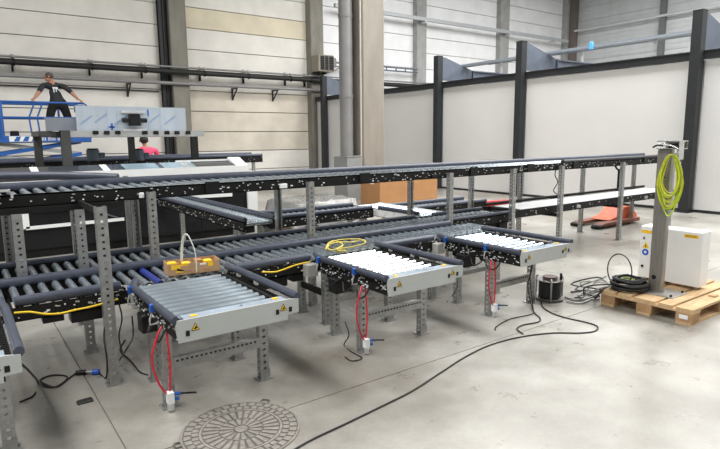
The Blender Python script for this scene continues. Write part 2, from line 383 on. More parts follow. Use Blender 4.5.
# white partition: panels, columns, beam, haunches
XP = 12.35
wp = struct('wall_partition', MB().box(XP+.03, XP+.12, YF, YB-.4, .0, 3.06), WHITEP)
pc = [19.2, 16.3, 12.70, 9.62, 5.33, 1.6, -2.5, -6.2]
for i in range(len(pc)-1):
    part('partition_panel', MB().box(XP-.03, XP+.03, pc[i+1]+.12, pc[i]-.12, .06, 3.06), WHITEP, wp)
struct('baseboard_partition', MB().box(XP-.045, XP-.025, YF, YB-.4, 0, .05), DSTEEL)
beam = thing('head_beam', 'long dark steel beam along the top of the white partition', 'beam', (XP, 8, 3.08))
mb = MB(); mb.box(XP-.10, XP+.10, YF, YB-.45, 3.08, 3.10); mb.box(XP-.10, XP+.10, YF, YB-.45, 3.22, 3.24); mb.box(XP-.08, XP-.06, YF, YB-.45, 3.10, 3.22)
part('section', mb, DSTEEL, beam)
where = ['beside the wall corner', 'hidden behind the big column', 'nearest the big concrete column', 'in the middle of the view', 'behind the stainless post on the pallet', 'right outside the view', 'far outside the view', 'at the far end']
for i, y in enumerate(pc[:5]):
    if i == 1: continue
    t = thing('partition_column', 'tall dark steel partition column ' + where[i], 'column', (XP-.14, y, 0), 'partition columns')
    hw = .095; xa, xb = XP-.25, XP-.045
    mb = MB(); mb.box(xa, xa+.015, y-hw, y+hw, .02, 4.0); mb.box(xb-.015, xb, y-hw, y+hw, .02, 4.0); mb.box(xa+.015, xb-.015, y-hw, y-hw+.012, .02, 4.0); mb.box(xa+.015, xb-.015, y+hw-.012, y+hw, .02, 4.0)
    part('section', mb, DSTEEL, t)
    part('base_plate', MB().box(XP-.30, XP-.05, y-.14, y+.14, 0, .02), DSTEEL, t)
    part('cap_plate', MB().box(xa-.004, xb+.004, y-hw-.004, y+hw+.004, 4.0, 4.012), DSTEEL, t)
    r = thing('roof_beam', 'dark steel roof beam with painted-in blue-grey sheen and tapered haunch behind the column ' + where[i], 'beam', (XP, y, 3.3), 'roof beams over the partition room')
    part('haunch', MB().prism([(XP-.04, 3.98), (XP+.1, 3.98), (XP+1.3, 3.66), (XP+1.3, 3.3), (XP-.04, 3.3)], 1, y-.05, y+.05), BSTEEL, r)
    mb = MB(); mb.box(XP+1.3, 19, y-.10, y+.10, 3.63, 3.66); mb.box(XP+1.3, 19, y-.10, y+.10, 3.30, 3.33); mb.box(XP+1.3, 19, y-.02, y+.02, 3.33, 3.63)
    part('section', mb, BSTEEL, r)
    part('stiffener', MB().box(XP+1.28, XP+1.3, y-.10, y+.10, 3.3, 3.66), BSTEEL, r)
# galvanised trays over the partition room
for (xa, za, lab) in ((13.4, 3.78, 'galvanised cable tray laid over the roof beams, the lower one'), (15.2, 4.05, 'galvanised cable tray over the roof beams, the higher and farther one')):
    t = thing('cable_tray', lab, 'cable tray', (xa, 5, za))
    part('base', MB().box(xa-.16, xa+.16, YF, 13.5, za, za+.01), mat('tray_grey', (.30, .34, .39), .5, .4), t)
    for sx in (-1, 1): part('side', MB().box(xa+sx*.16-.006, xa+sx*.16+.006, YF, 13.5, za-.01, za+.05), mat('tray_grey', (.30, .34, .39), .5, .4), t)
    for k in range(5): y = 12.8-k*3; part('hanger', MB().box(xa-.03, xa+.03, y-.03, y+.03, 3.3 if za > 3.9 else 3.66, za), GALVL, t)
t = thing('crane_rail', 'long pale grey rail high on the far back wall', 'rail', (18, YB-.6, 6.3))
part('rail', MB().box(13.2, 29.2, YB-.66, YB-.52, 6.85, 7.0), mat('rail_grey', (.45, .47, .49), .5, .2), t)
for bx in (14.5, 18.2, 24.1, 28): part('bracket', MB().box(bx-.06, bx+.06, YB-.66, YB-.2, 6.76, 6.85), GREYW, t)
t = thing('cable_ladder', 'pale grey cable ladder on the far back wall above the partition', 'cable tray', (15, YB-.5, 4.6))
for z in (4.52, 4.66): part('side_rail', MB().box(13.0, 17.9, YB-.45, YB-.38, z, z+.05), BSTEEL, t)
for k in range(9): part('rung', MB().box(13.3+k*.55, 13.34+k*.55, YB-.40, YB-.36, 4.57, 4.66), BSTEEL, t)
q = pxx(592, 57, 13.25)
t = thing('service_box', 'small pale blue service box hung on the tray above the partition', 'box', (13.2, q.y, 3.8))
part('box', MB().cbox(13.16, 13.22, q.y-.05, q.y+.05, 3.72, 3.90, .01), mat('sky_blue_paint', (.10, .42, .75), .5), t)
part('hook', MB().box(13.19, 13.235, q.y-.02, q.y+.02, 3.80, 3.84), GALVL, t)
# ================================================================== CONVEYORS
def post_mesh(h, w=.06, d=.05):
    def mk():
        mb = MB()
        def face(fn, u0, u1, hw=.0085, hh=.015, pitch=.044):
            uc = (u0+u1)/2; q = []
            def quad(a, b, z0, z1):
                mb.add([fn(a, z0), fn(b, z0), fn(b, z1), fn(a, z1)], [(0, 1, 2, 3)])
            quad(u0, uc-hw, 0, h); quad(uc+hw, u1, 0, h); z = 0
            k = .035
            while k+hh < h-.01:
                quad(uc-hw, uc+hw, z, k-hh); z = k; k += pitch
            quad(uc-hw, uc+hw, z, h)
        face(lambda u, z: (u, -d/2, z), -w/2, w/2)
        face(lambda u, z: (-w/2, u, z), -d/2, d/2)
        face(lambda u, z: (w/2, u, z), -d/2, d/2)
        for s in (-1, 1): mb.add([(s*w/2, d/2, 0), (s*w/4, d/2, 0), (s*w/4, d/2, h), (s*w/2, d/2, h)], [(0, 1, 2, 3)])
        return mb.mesh('perforated_post', GALV)
    return cached(('post', round(h, 3), w, d), mk)
def foot_mesh():
    def mk():
        mb = MB(); mb.box(-.05, .05, -.045, .045, 0, .008); mb.box(-.034, .034, -.032, -.027, .008, .07); mb.box(.031, .035, -.027, .028, .008, .07)
        for sx in (-1, 1): mb.cyl((sx*.042, 0, .008), (sx*.042, 0, .025), .006, 6)
        return mb.mesh('foot_plate', GALV)
    return cached('foot', mk)
def leg(parent, x, y, h, rotz=0, w=.06, z0=0, foot=True, M=None):
    me = post_mesh(h-.008, w)
    o = place('leg', me, parent, (x, y, z0+.008), rotz)
    so = o.modifiers.new('sheet', 'SOLIDIFY'); so.thickness = .003; so.offset = 0
    if foot:
        f = bpy.data.objects.new('foot_plate', foot_mesh()); COL.objects.link(f); f.parent = o; f.location = (0, 0, -.008)
    return o
def roller_mesh(L, r, M):
    def mk():
        mb = MB(); mb.cyl((-L/2+.012, 0, 0), (L/2-.012, 0, 0), r, 12, mi=0)
        for s in (-1, 1):
            mb.cyl((s*(L/2-.012), 0, 0), (s*L/2, 0, 0), r*.8, 8, mi=1); mb.cyl((s*L/2, 0, 0), (s*(L/2+.006), 0, 0), r*.3, 6, mi=2)
        return mb.mesh('roller', [M, BLACKP, GALVL])
    return cached(('roller', round(L, 3), r, M.name), mk)
def speckle(mb, A, s0, s1, tface, z0, z1, n, mi=0):
    # bolt heads, clips and cable ties on a dark side frame
    for k in range(n):
        s = random.uniform(s0, s1); z = random.uniform(z0, z1); a = random.choice((.004, .005, .006, .010)); b = random.choice((.003, .004, .005))
        A(mb, s-a, s+a, tface-.006, tface+.002, z-b, z+b, random.randint(0, 1))
def conveyor(name, label, axis, s0, s1, t0, t1, zt, pitch=.088, fh=.10, RM=None, rr=.024, rails=(), legs=(), special={}, ft=.035, bolts=70, tf=None, skip=None, FM=None, nearcut=0., cat='conveyor', rail_r=.03, cross=True):
    RM = RM or ROLLER; FM = FM or BLACKF
    mp = (lambda s, t, z: (s, t, z)) if axis == 'x' else (lambda s, t, z: (t, s, z))
    def A(mb, a0, a1, b0, b1, z0, z1, mi=0):
        return mb.box(a0, a1, b0, b1, z0, z1, mi) if axis == 'x' else mb.box(b0, b1, a0, a1, z0, z1, mi)
    T = thing(name, label, cat, mp((s0+s1)/2, (t0+t1)/2, zt-fh))
    # side frames (C channels) with bolts
    for side, (ta, sg) in enumerate(((t0, 1), (t1, -1))):
        cut = nearcut if side == 0 else 0
        mb = MB(); lo, hi = sorted((ta, ta+sg*.012)); A(mb, s0, s1, lo, hi, zt-fh, zt+.008-cut)
        lo, hi = sorted((ta, ta+sg*ft))
        A(mb, s0, s1, lo, hi, zt-fh, zt-fh+.008)
        if not cut: A(mb, s0, s1, lo, hi, zt-.002, zt+.008)
        f = part('side_frame', mb, FM, T)
        if bolts:
            mb = MB(); speckle(mb, A, s0+.02, s1-.02, ta if side == 0 else ta+.004, zt-fh+.012, zt-.004, bolts if side == 0 else bolts//4)
            place('bolts', mb.mesh('bolts', [GALVL, PRINT]), f, kind='stuff')
    # rollers
    L = t1-t0-2*ft+.02; n = int((s1-s0-.06)/pitch)
    for i in range(n+1):
        s = s0+.04+i*pitch
        if skip and skip(s): continue
        me = roller_mesh(L, rr, special.get(i, RM))
        place('roller', me, T, mp(s, (t0+t1)/2, zt-rr+.004), math.pi/2 if axis == 'x' else 0)
    if cross:
        k = s0+.3
        while k < s1-.1:
            mb = MB(); A(mb, k-.02, k+.02, t0+ft, t1-ft, zt-fh+.01, zt-fh+.03); part('cross_member', mb, FM, T); k += .9
    for (t, a, b, ztop, *rm) in rails:
        rz = ztop-rail_r
        mb = MB(); mb.tube([mp(a, t, rz), mp(a+.02, t, rz), mp(b-.02, t, rz), mp(b, t, rz)], rail_r*.85, 8, sub=1, ry=rail_r)
        r = part('guard_rail', mb, rm[0] if rm else RAIL, T)
        k = a+.18
        while k < b-.05:
            mb = MB(); A(mb, k-.012, k+.012, t-.008, t+.008, zt-.02, rz+.01); sg = 1 if abs(t-t0) < abs(t-t1) else -1
            A(mb, k-.014, k+.014, *sorted((t, (t0 if sg > 0 else t1))), zt-.02, zt-.012)
            part('rail_bracket', mb, GALVL, r); k += .62
    for l in legs: leg(T, *l)
    return T, A, mp

# --- upper line
NY, FY = 4.54, 5.23
UX0, UX1 = -.9, 10.15
up, A, mp = conveyor('roller_conveyor', 'long upper roller conveyor on tall perforated posts crossing the whole view', 'x', UX0, UX1, NY, FY, 1.222, pitch=.092, fh=.085,
    rails=[(FY-.02, UX0, UX1, 1.275), (NY+.03, 6.75, 9.55, 1.275, RAILK), (NY+.03, 9.6, UX1, 1.28, RAILK)], bolts=260, rail_r=.036)
nearx = [1.235, 2.69, 4.53, 5.63, 6.64, 8.18, 9.75]; farx = [.80, 1.30, 2.75, 4.61, 5.71, 6.75, 8.36, 9.97]
for x in nearx: leg(up, x, NY-.038, 1.195)
for x in farx: leg(up, x, FY+.04, 1.17, math.pi)
leg(up, .715, NY-.038, 1.10); leg(up, .32, NY-.038, .585, z0=.515, foot=False); leg(up, .30, FY+.04, .62, math.pi, z0=.515, foot=False)
# outrigger post in front of the lower line
leg(up, .725, 3.80, 1.185, w=.066)
mb = MB(); mb.box(.717, .733, 3.83, 4.56, 1.125, 1.165)
part('outrigger_arm', mb, BLACKF, up)
part('lower_channel', MB().box(-.9, 1.02, 4.50, 4.545, 1.095, 1.138), BLACKF, up)
for (x, L) in ((.06, .10), (1.17, .035), (2.42, .07), (4.3, .08), (7.3, .12)):
    part('sensor_box', MB().cbox(x-L/2, x+L/2, NY-.03, NY-.002, 1.15, 1.19, .004), PRINT if x < 3 else BLACKP, up)
for x in (1.75, 3.35, 4.95, 6.0, 7.0, 8.9):
    part('joint_bracket', MB().box(x-.06, x+.06, NY-.02, NY-.001, 1.15, 1.245), BLACKP, up)
mb = MB(); mb.tube([(7.55, 5.2, 1.135), (7.5, 5.2, 1.0), (7.58, 5.2, .88), (7.48, 5.2, .76), (7.6, 5.2, .68)], .008, 5); part('cable_drop', mb, RUBBER, up)
# small white sensor bracket at the left
mb = MB(); mb.box(.22, .235, 4.50, 4.53, 1.21, 1.27); mb.box(.30, .315, 4.50, 4.53, 1.21, 1.27); mb.box(.22, .315, 4.50, 4.53, 1.255, 1.27); part('sensor_bracket', mb, GALVL, up)
# guide rail behind it that curves in
t = thing('curved_guide', 'slate guide rail curving in behind the upper conveyor at the left', 'rail', (0, 5.6, 1.2))
part('guard_rail', MB().tube([(-1.2, 5.95, 1.30), (-.2, 5.92, 1.30), (.55, 5.80, 1.29), (.95, 5.58, 1.275), (1.2, 5.40, 1.26)], .036, 8, ry=.04), RAIL, t)
for (x, y) in ((-.6, 5.93), (1.28, 5.46)): part('support', MB().box(x-.02, x+.02, y-.02, y+.02, 0, 1.27), GALV, t)

# --- lower lines
ZR = .615; ZG = .662
LB = {14: RBLUE}
low1, A1, mp1 = conveyor('roller_conveyor', 'front lower roller conveyor joining the heads of the short transfer tables', 'x', -1.0, 4.75, 3.885, 4.44, ZR, pitch=.086, fh=.11,
    rails=[(3.905, .22, .83, ZG), (3.905, 1.66, 2.31, ZG), (3.905, 3.06, 3.70, ZG), (4.42, -1.0, 4.45, ZG+.012)], bolts=200, nearcut=.03, special={24: RBLUE}, rail_r=.034)
for x, y in ((2.50, 3.96), (2.50, 4.38), (1.30, 4.38), (3.75, 3.96), (3.75, 4.38)): leg(low1, x, y, ZR-.11)
for x in (2.50, 3.75): part('leg_brace', MB().box(x-.015, x+.015, 3.99, 4.35, .24, .29), BLACKF, low1)
for (x, w, z0) in ((.62, .2, .43), (.42, .12, .46), (1.95, .3, .42), (2.2, .1, .44), (3.4, .26, .42), (1.75, .1, .46)):
    part('drive_box', MB().cbox(x-w/2, x+w/2, 3.90, 4.02, z0, ZR-.11, .006), BLACKP, low1)
for x in (.93, 2.28, 3.72):
    part('junction_box', MB().cbox(x-.05, x+.05, 3.80, 3.88, ZR-.13, ZR-.03, .006), mat('box_grey', (.38, .38, .36), .5), low1)
low2, A2, mp2 = conveyor('roller_conveyor', 'rear lower roller conveyor running beneath the upper line', 'x', -1.0, 5.75, 4.58, 5.09, ZR, pitch=.086, fh=.10,
    rails=[(5.07, -1.0, 4.5, ZG), (5.07, 4.8, 5.7, ZG), (4.60, 4.55, 5.7, ZG)], bolts=120, rail_r=.024)
for x, y in ((1.75, 4.66), (3.3, 4.66), (5.05, 4.66), (1.75, 5.02), (3.3, 5.02), (5.05, 5.02)): leg(low2, x, y, ZR-.10)
for x, w, z0 in ((5.35, .3, .33), (5.62, .18, .40)):
    part('drive_box', MB().cbox(x-w/2, x+w/2, 4.62, 5.0, z0, ZR-.10, .01), BLACKP, low2)
# white belt conveyor continuing to the right
T = thing('belt_conveyor', 'white belt conveyor at knee height under the right end of the upper line', 'conveyor', (8, 4.87, .5))
for y in (4.60, 5.12):
    f = part('side_frame', MB().box(5.82, 10.1, y, y+.03, .545, .645), BLACKF, T)
    mb = MB(); speckle(mb, lambda mb, a0, a1, b0, b1, z0, z1, mi=0: mb.box(a0, a1, b0, b1, z0, z1, mi), 5.9, 10, y, .555, .63, 45); place('bolts', mb.mesh('bolts', [GALVL, PRINT]), f, kind='stuff')
part('belt', MB().cbox(6.0, 10.08, 4.645, 5.105, .60, .648, .006), BELT, T)
part('guard_rail', MB().tube([(5.85, 5.14, .675), (7, 5.14, .675), (10.1, 5.14, .675)], .022, 8, sub=1), BLACKF, T)
part('end_roller', MB().cyl((5.93, 4.63, .622), (5.93, 5.12, .622), .03, 12), BLACKP, T)
for x in (6.64, 8.18, 9.75): part('cross_bracket', MB().box(x-.03, x+.03, 4.53, 5.24, .50, .545), BLACKF, T)
for x in (7.2, 9.1): part('sensor_box', MB().cbox(x-.05, x+.05, 4.575, 4.60, .57, .61, .004), GALV, T)

# --- rear branch lines
br1, _, _ = conveyor('roller_conveyor', 'narrow roller spur running back from the lower line to the black machine', 'y', 5.34, 8.55, 2.38, 2.76, .735, pitch=.09, fh=.10,
    rails=[(2.40, 5.34, 8.55, .79), (2.74, 5.34, 8.55, .79)], bolts=80, FM=BLACKF, rail_r=.028)
for x, y in ((2.43, 5.50), (2.71, 5.50), (2.71, 6.3), (2.71, 8.3)): leg(br1, x, y, .635)
br2, _, _ = conveyor('roller_conveyor', 'dark roller line parallel to the upper line in front of the wrapped stack', 'x', 2.95, 4.62, 6.05, 6.55, .62, pitch=.09, fh=.11,
    rails=[(6.07, 2.95, 4.6, .68), (6.53, 2.95, 4.6, .68)], bolts=60)
for x, y in ((3.1, 6.15), (3.1, 6.45), (4.5, 6.15), (4.5, 6.45)): leg(br2, x, y, .51)
br3, _, _ = conveyor('roller_conveyor', 'bright roller cross line with white edges ahead of the cardboard crate', 'y', 5.16, 6.60, 4.66, 5.16, .62, pitch=.075, fh=.10, RM=ROLLERB,
    rails=[(4.68, 5.2, 6.0, .67)], bolts=40, FM=WHITEM)
for x, y in ((4.72, 5.4), (5.10, 5.4), (4.72, 6.4), (5.10, 6.4)): leg(br3, x, y, .52)
br4, _, _ = conveyor('roller_conveyor', 'low slate roller line beyond the crossing, ahead of the red frame', 'x', 5.35, 7.1, 6.2, 6.75, .52, pitch=.09, fh=.10,
    rails=[(6.22, 5.35, 7.1, .58), (6.73, 5.35, 7.1, .58)], bolts=30)
for x, y in ((5.5, 6.3), (5.5, 6.65), (6.9, 6.3), (6.9, 6.65)): leg(br4, x, y, .42)

# --- short transfer tables
def warning_triangle(parent, x, y, z, s=.042):
    o = part('warning_sticker', MB().prism([(x-s/2*1.15, z-s/2), (x+s/2*1.15, z-s/2), (x, z+s/2)], 1, y-.002, y), BLACKP, parent)
    q = s*.80; m2 = MB().prism([(x-q/2*1.15, z-q/2+.0), (x+q/2*1.15, z-q/2+.0), (x, z+q/2-.001)], 1, y-.004, y-.001)
    part('yellow_field', m2, YEL, o)
    m2 = MB().beam((x-.010, y-.0045, z-.010), (x+.010, y-.0045, z-.006), .002, .006); m2.beam((x-.002, y-.0045, z-.006), (x+.004, y-.0045, z+.006), .002, .006)
    part('pictogram', m2, BLACKP, o)
def table(x0, x1, label, RM, hose=True, seed=1):
    random.seed(seed)
    yF = 2.90; yB = 3.86; zt = .618
    T = thing('transfer_table', label, 'conveyor table', ((x0+x1)/2, 3.3, 0), 'short transfer tables')
    fp = part('front_plate', MB().prism([(x0, .515), (x1-.075, .515), (x1-.075, .545), (x1, .548), (x1, .632), (x1-.06, .640), (x0, .640), (x0-.012, .60)], 1, yF-.012, yF), PLATE, T)
    warning_triangle(fp, x0+.095, yF-.012, .592); warning_triangle(fp, x1-.105, yF-.012, .597)
    for (xx, zz) in ((x0+.052, .563), (x1-.145, .575), (x1-.058, .577)):
        part('socket_cutout', MB().cbox(xx-.011, xx+.011, yF-.015, yF-.011, zz-.015, zz+.015, .002), BLACKP, fp)
    part('top_plate', MB().box(x0+.05, x1-.07, yF, yF+.02, .622, .6385), FILM, T)
    tp = part('end_plate', MB().box(x0+.05, x1-.06, yF+.02, yF+.112, .622, .630), FILM, T)
    for k in (.12, .4, .6): part('screw', MB().cyl((x0+k, yF+.065, .630), (x0+k, yF+.065, .636), .009, 8), SHINY, tp)
    part('plate_lug', MB().cbox(x0+.09, x0+.13, yF+.04, yF+.06, .630, .640, .003), YEL, tp)
    part('plate_lug', MB().cbox(x1-.14, x1-.10, yF+.06, yF+.08, .630, .640, .003), YEL, tp)
    for sx, xx in ((-1, x0+.005), (1, x1-.095)):
        f = part('side_frame', MB().box(xx, xx+.028, yF, yB, .515, .612), BLACKF, T)
        mb = MB()
        for k in range(70):
            y = random.uniform(yF+.02, yB); z = random.uniform(.525, .605); a = random.choice((.003, .005, .008))
            fx = xx if sx < 0 else xx+.028
            mb.box(fx-.006, fx+.003, y-a, y+a, z-.004, z+.004, random.randint(0, 1))
        place('bolts', mb.mesh('bolts', [GALVL, PRINT]), f, kind='stuff')
    nrol = 10; L = x1-x0-.14
    for k in range(nrol):
        place('roller', roller_mesh(L, .0225, RM), T, ((x0+x1)/2-.035, yF+.14+k*.0885, zt-.021), 0)
    # toothed drive strip on the right
    mb = MB(); mb.box(x1-.066, x1-.03, yF+.03, yB, .575, .60)
    k = yF+.04
    while k < yB-.02: mb.box(x1-.062, x1-.036, k, k+.016, .60, .614); k += .03
    part('drive_strip', mb, BLACKP, T)
    # guard rails
    rl = part('guard_rail', MB().tube([(x0-.005, yF+.005, .637), (x0-.005, yF+.3, .637), (x0-.005, yB-.2, .637), (x0+.005, yB-.06, .637), (x0+.05, yB+.07, .637)], .024, 8, ry=.026), RAIL, T)
    rr_ = part('guard_rail', MB().tube([(x1-.005, yF-.005, .645), (x1-.005, yF+.3, .645), (x1-.005, yB-.15, .645), (x1-.02, yB-.02, .645), (x1-.02, yB+.08, .645)], .024, 8, ry=.026), RAIL, T)
    for y in (yF+.36, yB-.10):
        part('rail_clip', MB().cbox(x0-.042, x0-.012, y-.015, y+.015, .605, .652, .004), BLUE, rl)
        part('rail_bracket', MB().tube([(x0-.03, y, .60), (x0-.045, y, .56), (x0-.045, y, .53), (x0+.0, y, .53)], .006, 6, sub=1), GALVL, rl)
    for y in (yF+.2, yF+.55, yB-.12):
        part('rail_bracket', MB().box(x1-.03, x1-.0, y-.008, y+.008, .60, .63), GALVL, rr_)
    # under-frame, legs, braces
    mb = MB(); mb.box(x0+.04, x1-.10, 3.28, 3.33, .47, .515); mb.box(x0+.04, x1-.10, 3.68, 3.73, .47, .515); part('under_frame', mb, BLACKF, T)
    la, lb = x0+.035, x1-.07
    for (xx, yy) in ((la, 3.26), (lb, 3.27)): leg(T, xx, yy, .52)
    for (xx, yy) in ((la+.05, 3.70), (lb, 3.70)): leg(T, xx, yy, .52)
    mb = MB(); mb.box(la+.03, lb-.03, 3.235, 3.238, .235, .30); mb.box(la+.03, lb-.03, 3.235, 3.27, .30, .303); mb.box(la+.03, lb-.03, 3.235, 3.27, .232, .235)
    b = part('cross_bar', mb, GALV, T)
    mb = MB(); k = la+.05
    while k < lb-.05: mb.box(k, k+.012, 3.230, 3.2365, .277, .287); k += .03
    place('slots', mb.mesh('slots', BLACKP), b, kind='stuff')
    part('cross_bar', MB().box(la+.08, lb-.03, 3.695, 3.71, .26, .30), GALV, T)
    part('drive_box', MB().cbox(x0-.03, x0+.12, 3.50, 3.62, .40, .515, .008), BLACKP, T)
    part('motor', MB().cyl((x0+.2, 3.5, .47), (x1-.2, 3.5, .47), .04, 12), BLACKP, T)
    mb = MB()
    for k in range(3):
        y = 3.1+k*.18; mb.tube([(x0-.01, y, .53), (x0-.03, y+.04, .46+.02*k), (x0-.02, y+.13, .44), (x0+.02, y+.2, .50)], .006, 5)
    part('cable_loop', mb, RUBBER, T)
    if hose:
        mb = MB(); mb.tube([(la-.02, 3.22, .53), (la-.07, 3.19, .46), (la-.105, 3.18, .33), (la-.07, 3.18, .18), (la-.02, 3.19, .10)], .0062, 7)
        part('air_hose', mb, REDH, T)
        mb = MB(); mb.tube([(la+.005, 3.22, .53), (la-.005, 3.195, .44), (la+.0, 3.19, .28), (la-.015, 3.19, .10)], .0062, 7)
        part('air_hose', mb, REDH, T)
        v = part('air_valve', MB().cbox(la-.035, la+.005, 3.16, 3.205, .055, .125, .004), WHITEM, T)
        m2 = MB(); m2.cyl((la+.005, 3.18, .105), (la+.045, 3.175, .10), .011, 8); m2.cyl((la+.005, 3.18, .075), (la+.035, 3.175, .072), .011, 8); part('fitting', m2, BLUE, v)
        part('lever', MB().tube([(la+.045, 3.175, .10), (la+.10, 3.165, .092), (la+.135, 3.16, .085)], .006, 6, sub=1), BLACKP, v)
        part('filter_bowl', MB().cyl((la-.015, 3.18, .012), (la-.015, 3.18, .055), .02, 10), GALVL, v)
    return T
table(-.565, .165, 'transfer table cut off by the left edge of the picture', ROLLER, False, 1)
table(.885, 1.625, 'grey-rollered transfer table nearest the camera, carrying the small carton', ROLLER1, True, 2)
table(2.335, 3.055, 'bright-rollered middle transfer table with a yellow strap at its head', ROLLERW, True, 3)
table(3.76, 4.475, 'transfer table farthest right, next to the cable reel', ROLLERB, True, 4)
random.seed(11)

# --- carton with a carrying loop on the first table
cz = .626
c = thing('carton', 'small open cardboard carton with yellow patches and white carrying loop', 'box', (1.365, 4.02, cz))
c.rotation_euler = (0, 0, R(-7))
def cpart(name, mb, M, parent=None): 
    return part_local(name, mb, M, parent or c)
def part_local(name, mb, M, parent):
    o = bpy.data.objects.new(name, mb.mesh(name, M)); COL.objects.link(o); o.parent = parent; return o
w, d, h = .185, .085, .085
cpart('bottom', MB().box(-w, w, -d, d, 0, .005), CARDL)
fr = cpart('side_panel', MB().prism([(-w, 0), (w, 0), (w, h), (w-.05, h), (w-.06, h-.012), (.05, h-.012), (.03, h), (-.03, h), (-.05, h-.02), (-w+.07, h-.018), (-w+.05, h), (-w, h)], 1, -d, -d+.004), CARDL)
cpart('side_panel', MB().box(-w, w, d-.004, d, 0, h), CARDL)
for s in (-1, 1): cpart('end_panel', MB().box(s*w-.002, s*w+.002, -d, d, 0, h+.004), CARDL)
for k in range(3): cpart('divider', MB().box(-w+.09+k*.09, -w+.094+k*.09, -d+.005, d-.005, .005, h-.02), CARD)
cpart('print_patch', MB().prism([(-w+.02, .045), (-w+.085, .045), (-w+.085, .075), (-w+.02, .08)], 1, -d-.002, -d), YEL, fr)
cpart('print_patch', MB().prism([(-w+.06, .03), (-w+.12, .028), (-w+.06, .056)], 1, -d-.003, -d-.001), BLACKP, fr)
cpart('print_patch', MB().prism([(-w+.05, .022), (-w+.12, .022), (-w+.06, .036)], 1, -d-.0035, -d-.001), YEL, fr)
cpart('print_patch', MB().box(w-.085, w-.05, -d-.002, -d, .045, .075), YEL, fr)
cpart('print_patch', MB().box(.04, w-.1, -d-.002, -d, .06, .072), PRINT, fr)
cpart('print_patch', MB().box(-.075, -.02, -d-.002, -d, .02, .03), WOODB, fr)
cpart('print_patch', MB().box(.06, .13, -d-.002, -d, .02, .03), WOODB, fr)
for (a, b) in ((-.14, .02), (-.05, -.03), (.05, .03), (.11, -.02)): cpart('content', MB().cbox(a-.03, a+.03, b-.03, b+.03, .005, .082, .004), YEL if a < 0 or a > .1 else CARD)
cpart('carrying_loop', MB().tube([(.012, -d-.006, .015), (.012, -d-.006, .09), (.008, -d+.0, .17), (-.012, -.05, .25), (-.03, -.02, .285), (-.05, .01, .25), (-.06, .03, .17), (-.065, .04, .08)], .011, 6, ry=.004), mat('strap_white', (.62, .68, .64), .5))

# --- yellow strap heap on second table head, yellow air lines
def floor_path(pts, r, z=None): return [gz(x, y, r) for x, y in pts]
t = thing('lifting_strap', 'loose yellow strap heaped at the head of the middle table', 'strap', (2.62, 3.9, .63))
zz = .632
pp = [gz(x, y, zz+.008*(i % 3)) for i, (x, y) in enumerate([(327, 248), (330, 244), (340, 242), (352, 242), (362, 240), (365, 243), (352, 247), (338, 249), (330, 250), (327, 245), (334, 241), (343, 245), (336, 250), (346, 251)])]
part('strap', MB().tube(pp, .010, 6, ry=.005), mat('strap_yellow', (.62, .50, .10), .6), t)
pp = [gz(x, y, zz+.02) for x, y in [(326, 249), (329, 243), (338, 240), (350, 239), (361, 239)]]
part('strap', MB().tube(pp, .010, 6, ry=.005), mat('strap_yellow', (.62, .50, .10), .6), t)
def hang_path(pts, Y): return [py(x, y, Y) for x, y in pts]
t = tag(part('yellow_cable', MB().tube(hang_path([(14, 313), (30, 312), (45, 314), (60, 313.5), (75, 310), (90, 307), (105, 303), (118, 299)], 3.80), .0065, 6), CABY, None), 'yellow cable sagging along the front frame left of the nearest table', 'cable')
t = tag(part('yellow_cable', MB().tube(hang_path([(262, 272), (275, 272), (285, 269), (296, 265), (310, 262)], 3.82), .0065, 6), CABY, None), 'yellow cable hanging from the frame between nearest and middle tables', 'cable')
#@@PART3
# ================================================================== FLOOR ITEMS
# manhole cover
MC = Vector((1.15, 2.73, 0)); MR = .325
t = thing('manhole_cover', 'round cast iron manhole cover with radial ribs set in the floor', 'manhole cover', MC)
def ring(r0, r1, z0, z1, n=72, a0=0, a1=2*math.pi, mb=None, mi=0):
    mb = mb or MB(); full = abs(a1-a0-2*math.pi) < 1e-6; k = n if full else n+1; vs = []
    for i in range(k):
        a = a0+(a1-a0)*i/n; c_, s_ = math.cos(a), math.sin(a)
        for r, z in ((r0, z0), (r1, z0), (r1, z1), (r0, z1)): vs.append((MC.x+r*c_, MC.y+r*s_, z))
    fs = []
    for i in range(n):
        j = (i+1) % k
        for q in range(4): fs.append((i*4+q, j*4+q, j*4+(q+1) % 4, i*4+(q+1) % 4))
    if not full: fs += [(0, 1, 2, 3), ((k-1)*4+3, (k-1)*4+2, (k-1)*4+1, (k-1)*4)]
    return mb.add(vs, fs, mi)
part('plate', MB().cyl(MC+Vector((0, 0, .0005)), MC+Vector((0, 0, .003)), MR, 72), MANHD, t)
part('frame_ring', ring(MR-.012, MR, .003, .007), MANH, t)
part('rib_ring', ring(MR*.66, MR*.70, .003, .0068), MANH, t)
part('hub', MB().cyl(MC+Vector((0, 0, .003)), MC+Vector((0, 0, .0075)), .035, 16), MANH, t)
for k in range(36):
    a = 2*math.pi*k/36; part('rib', ring(MR*.83, MR*.945, .003, .0068, 2, a, a+2*math.pi/36*.72), MANH, t)
for k in range(36):
    a = 2*math.pi*(k+.5)/36; part('rib', ring(MR*.715, MR*.815, .003, .0068, 2, a, a+2*math.pi/36*.72), MANH, t)
for k in range(28):
    a = 2*math.pi*k/28; part('rib', ring(MR*.38, MR*.64, .003, .0068, 2, a, a+2*math.pi/28*.62), MANH, t)
for k in range(16):
    a = 2*math.pi*k/16; part('rib', ring(MR*.14, MR*.36, .003, .0068, 2, a, a+2*math.pi/16*.62), MANH, t)
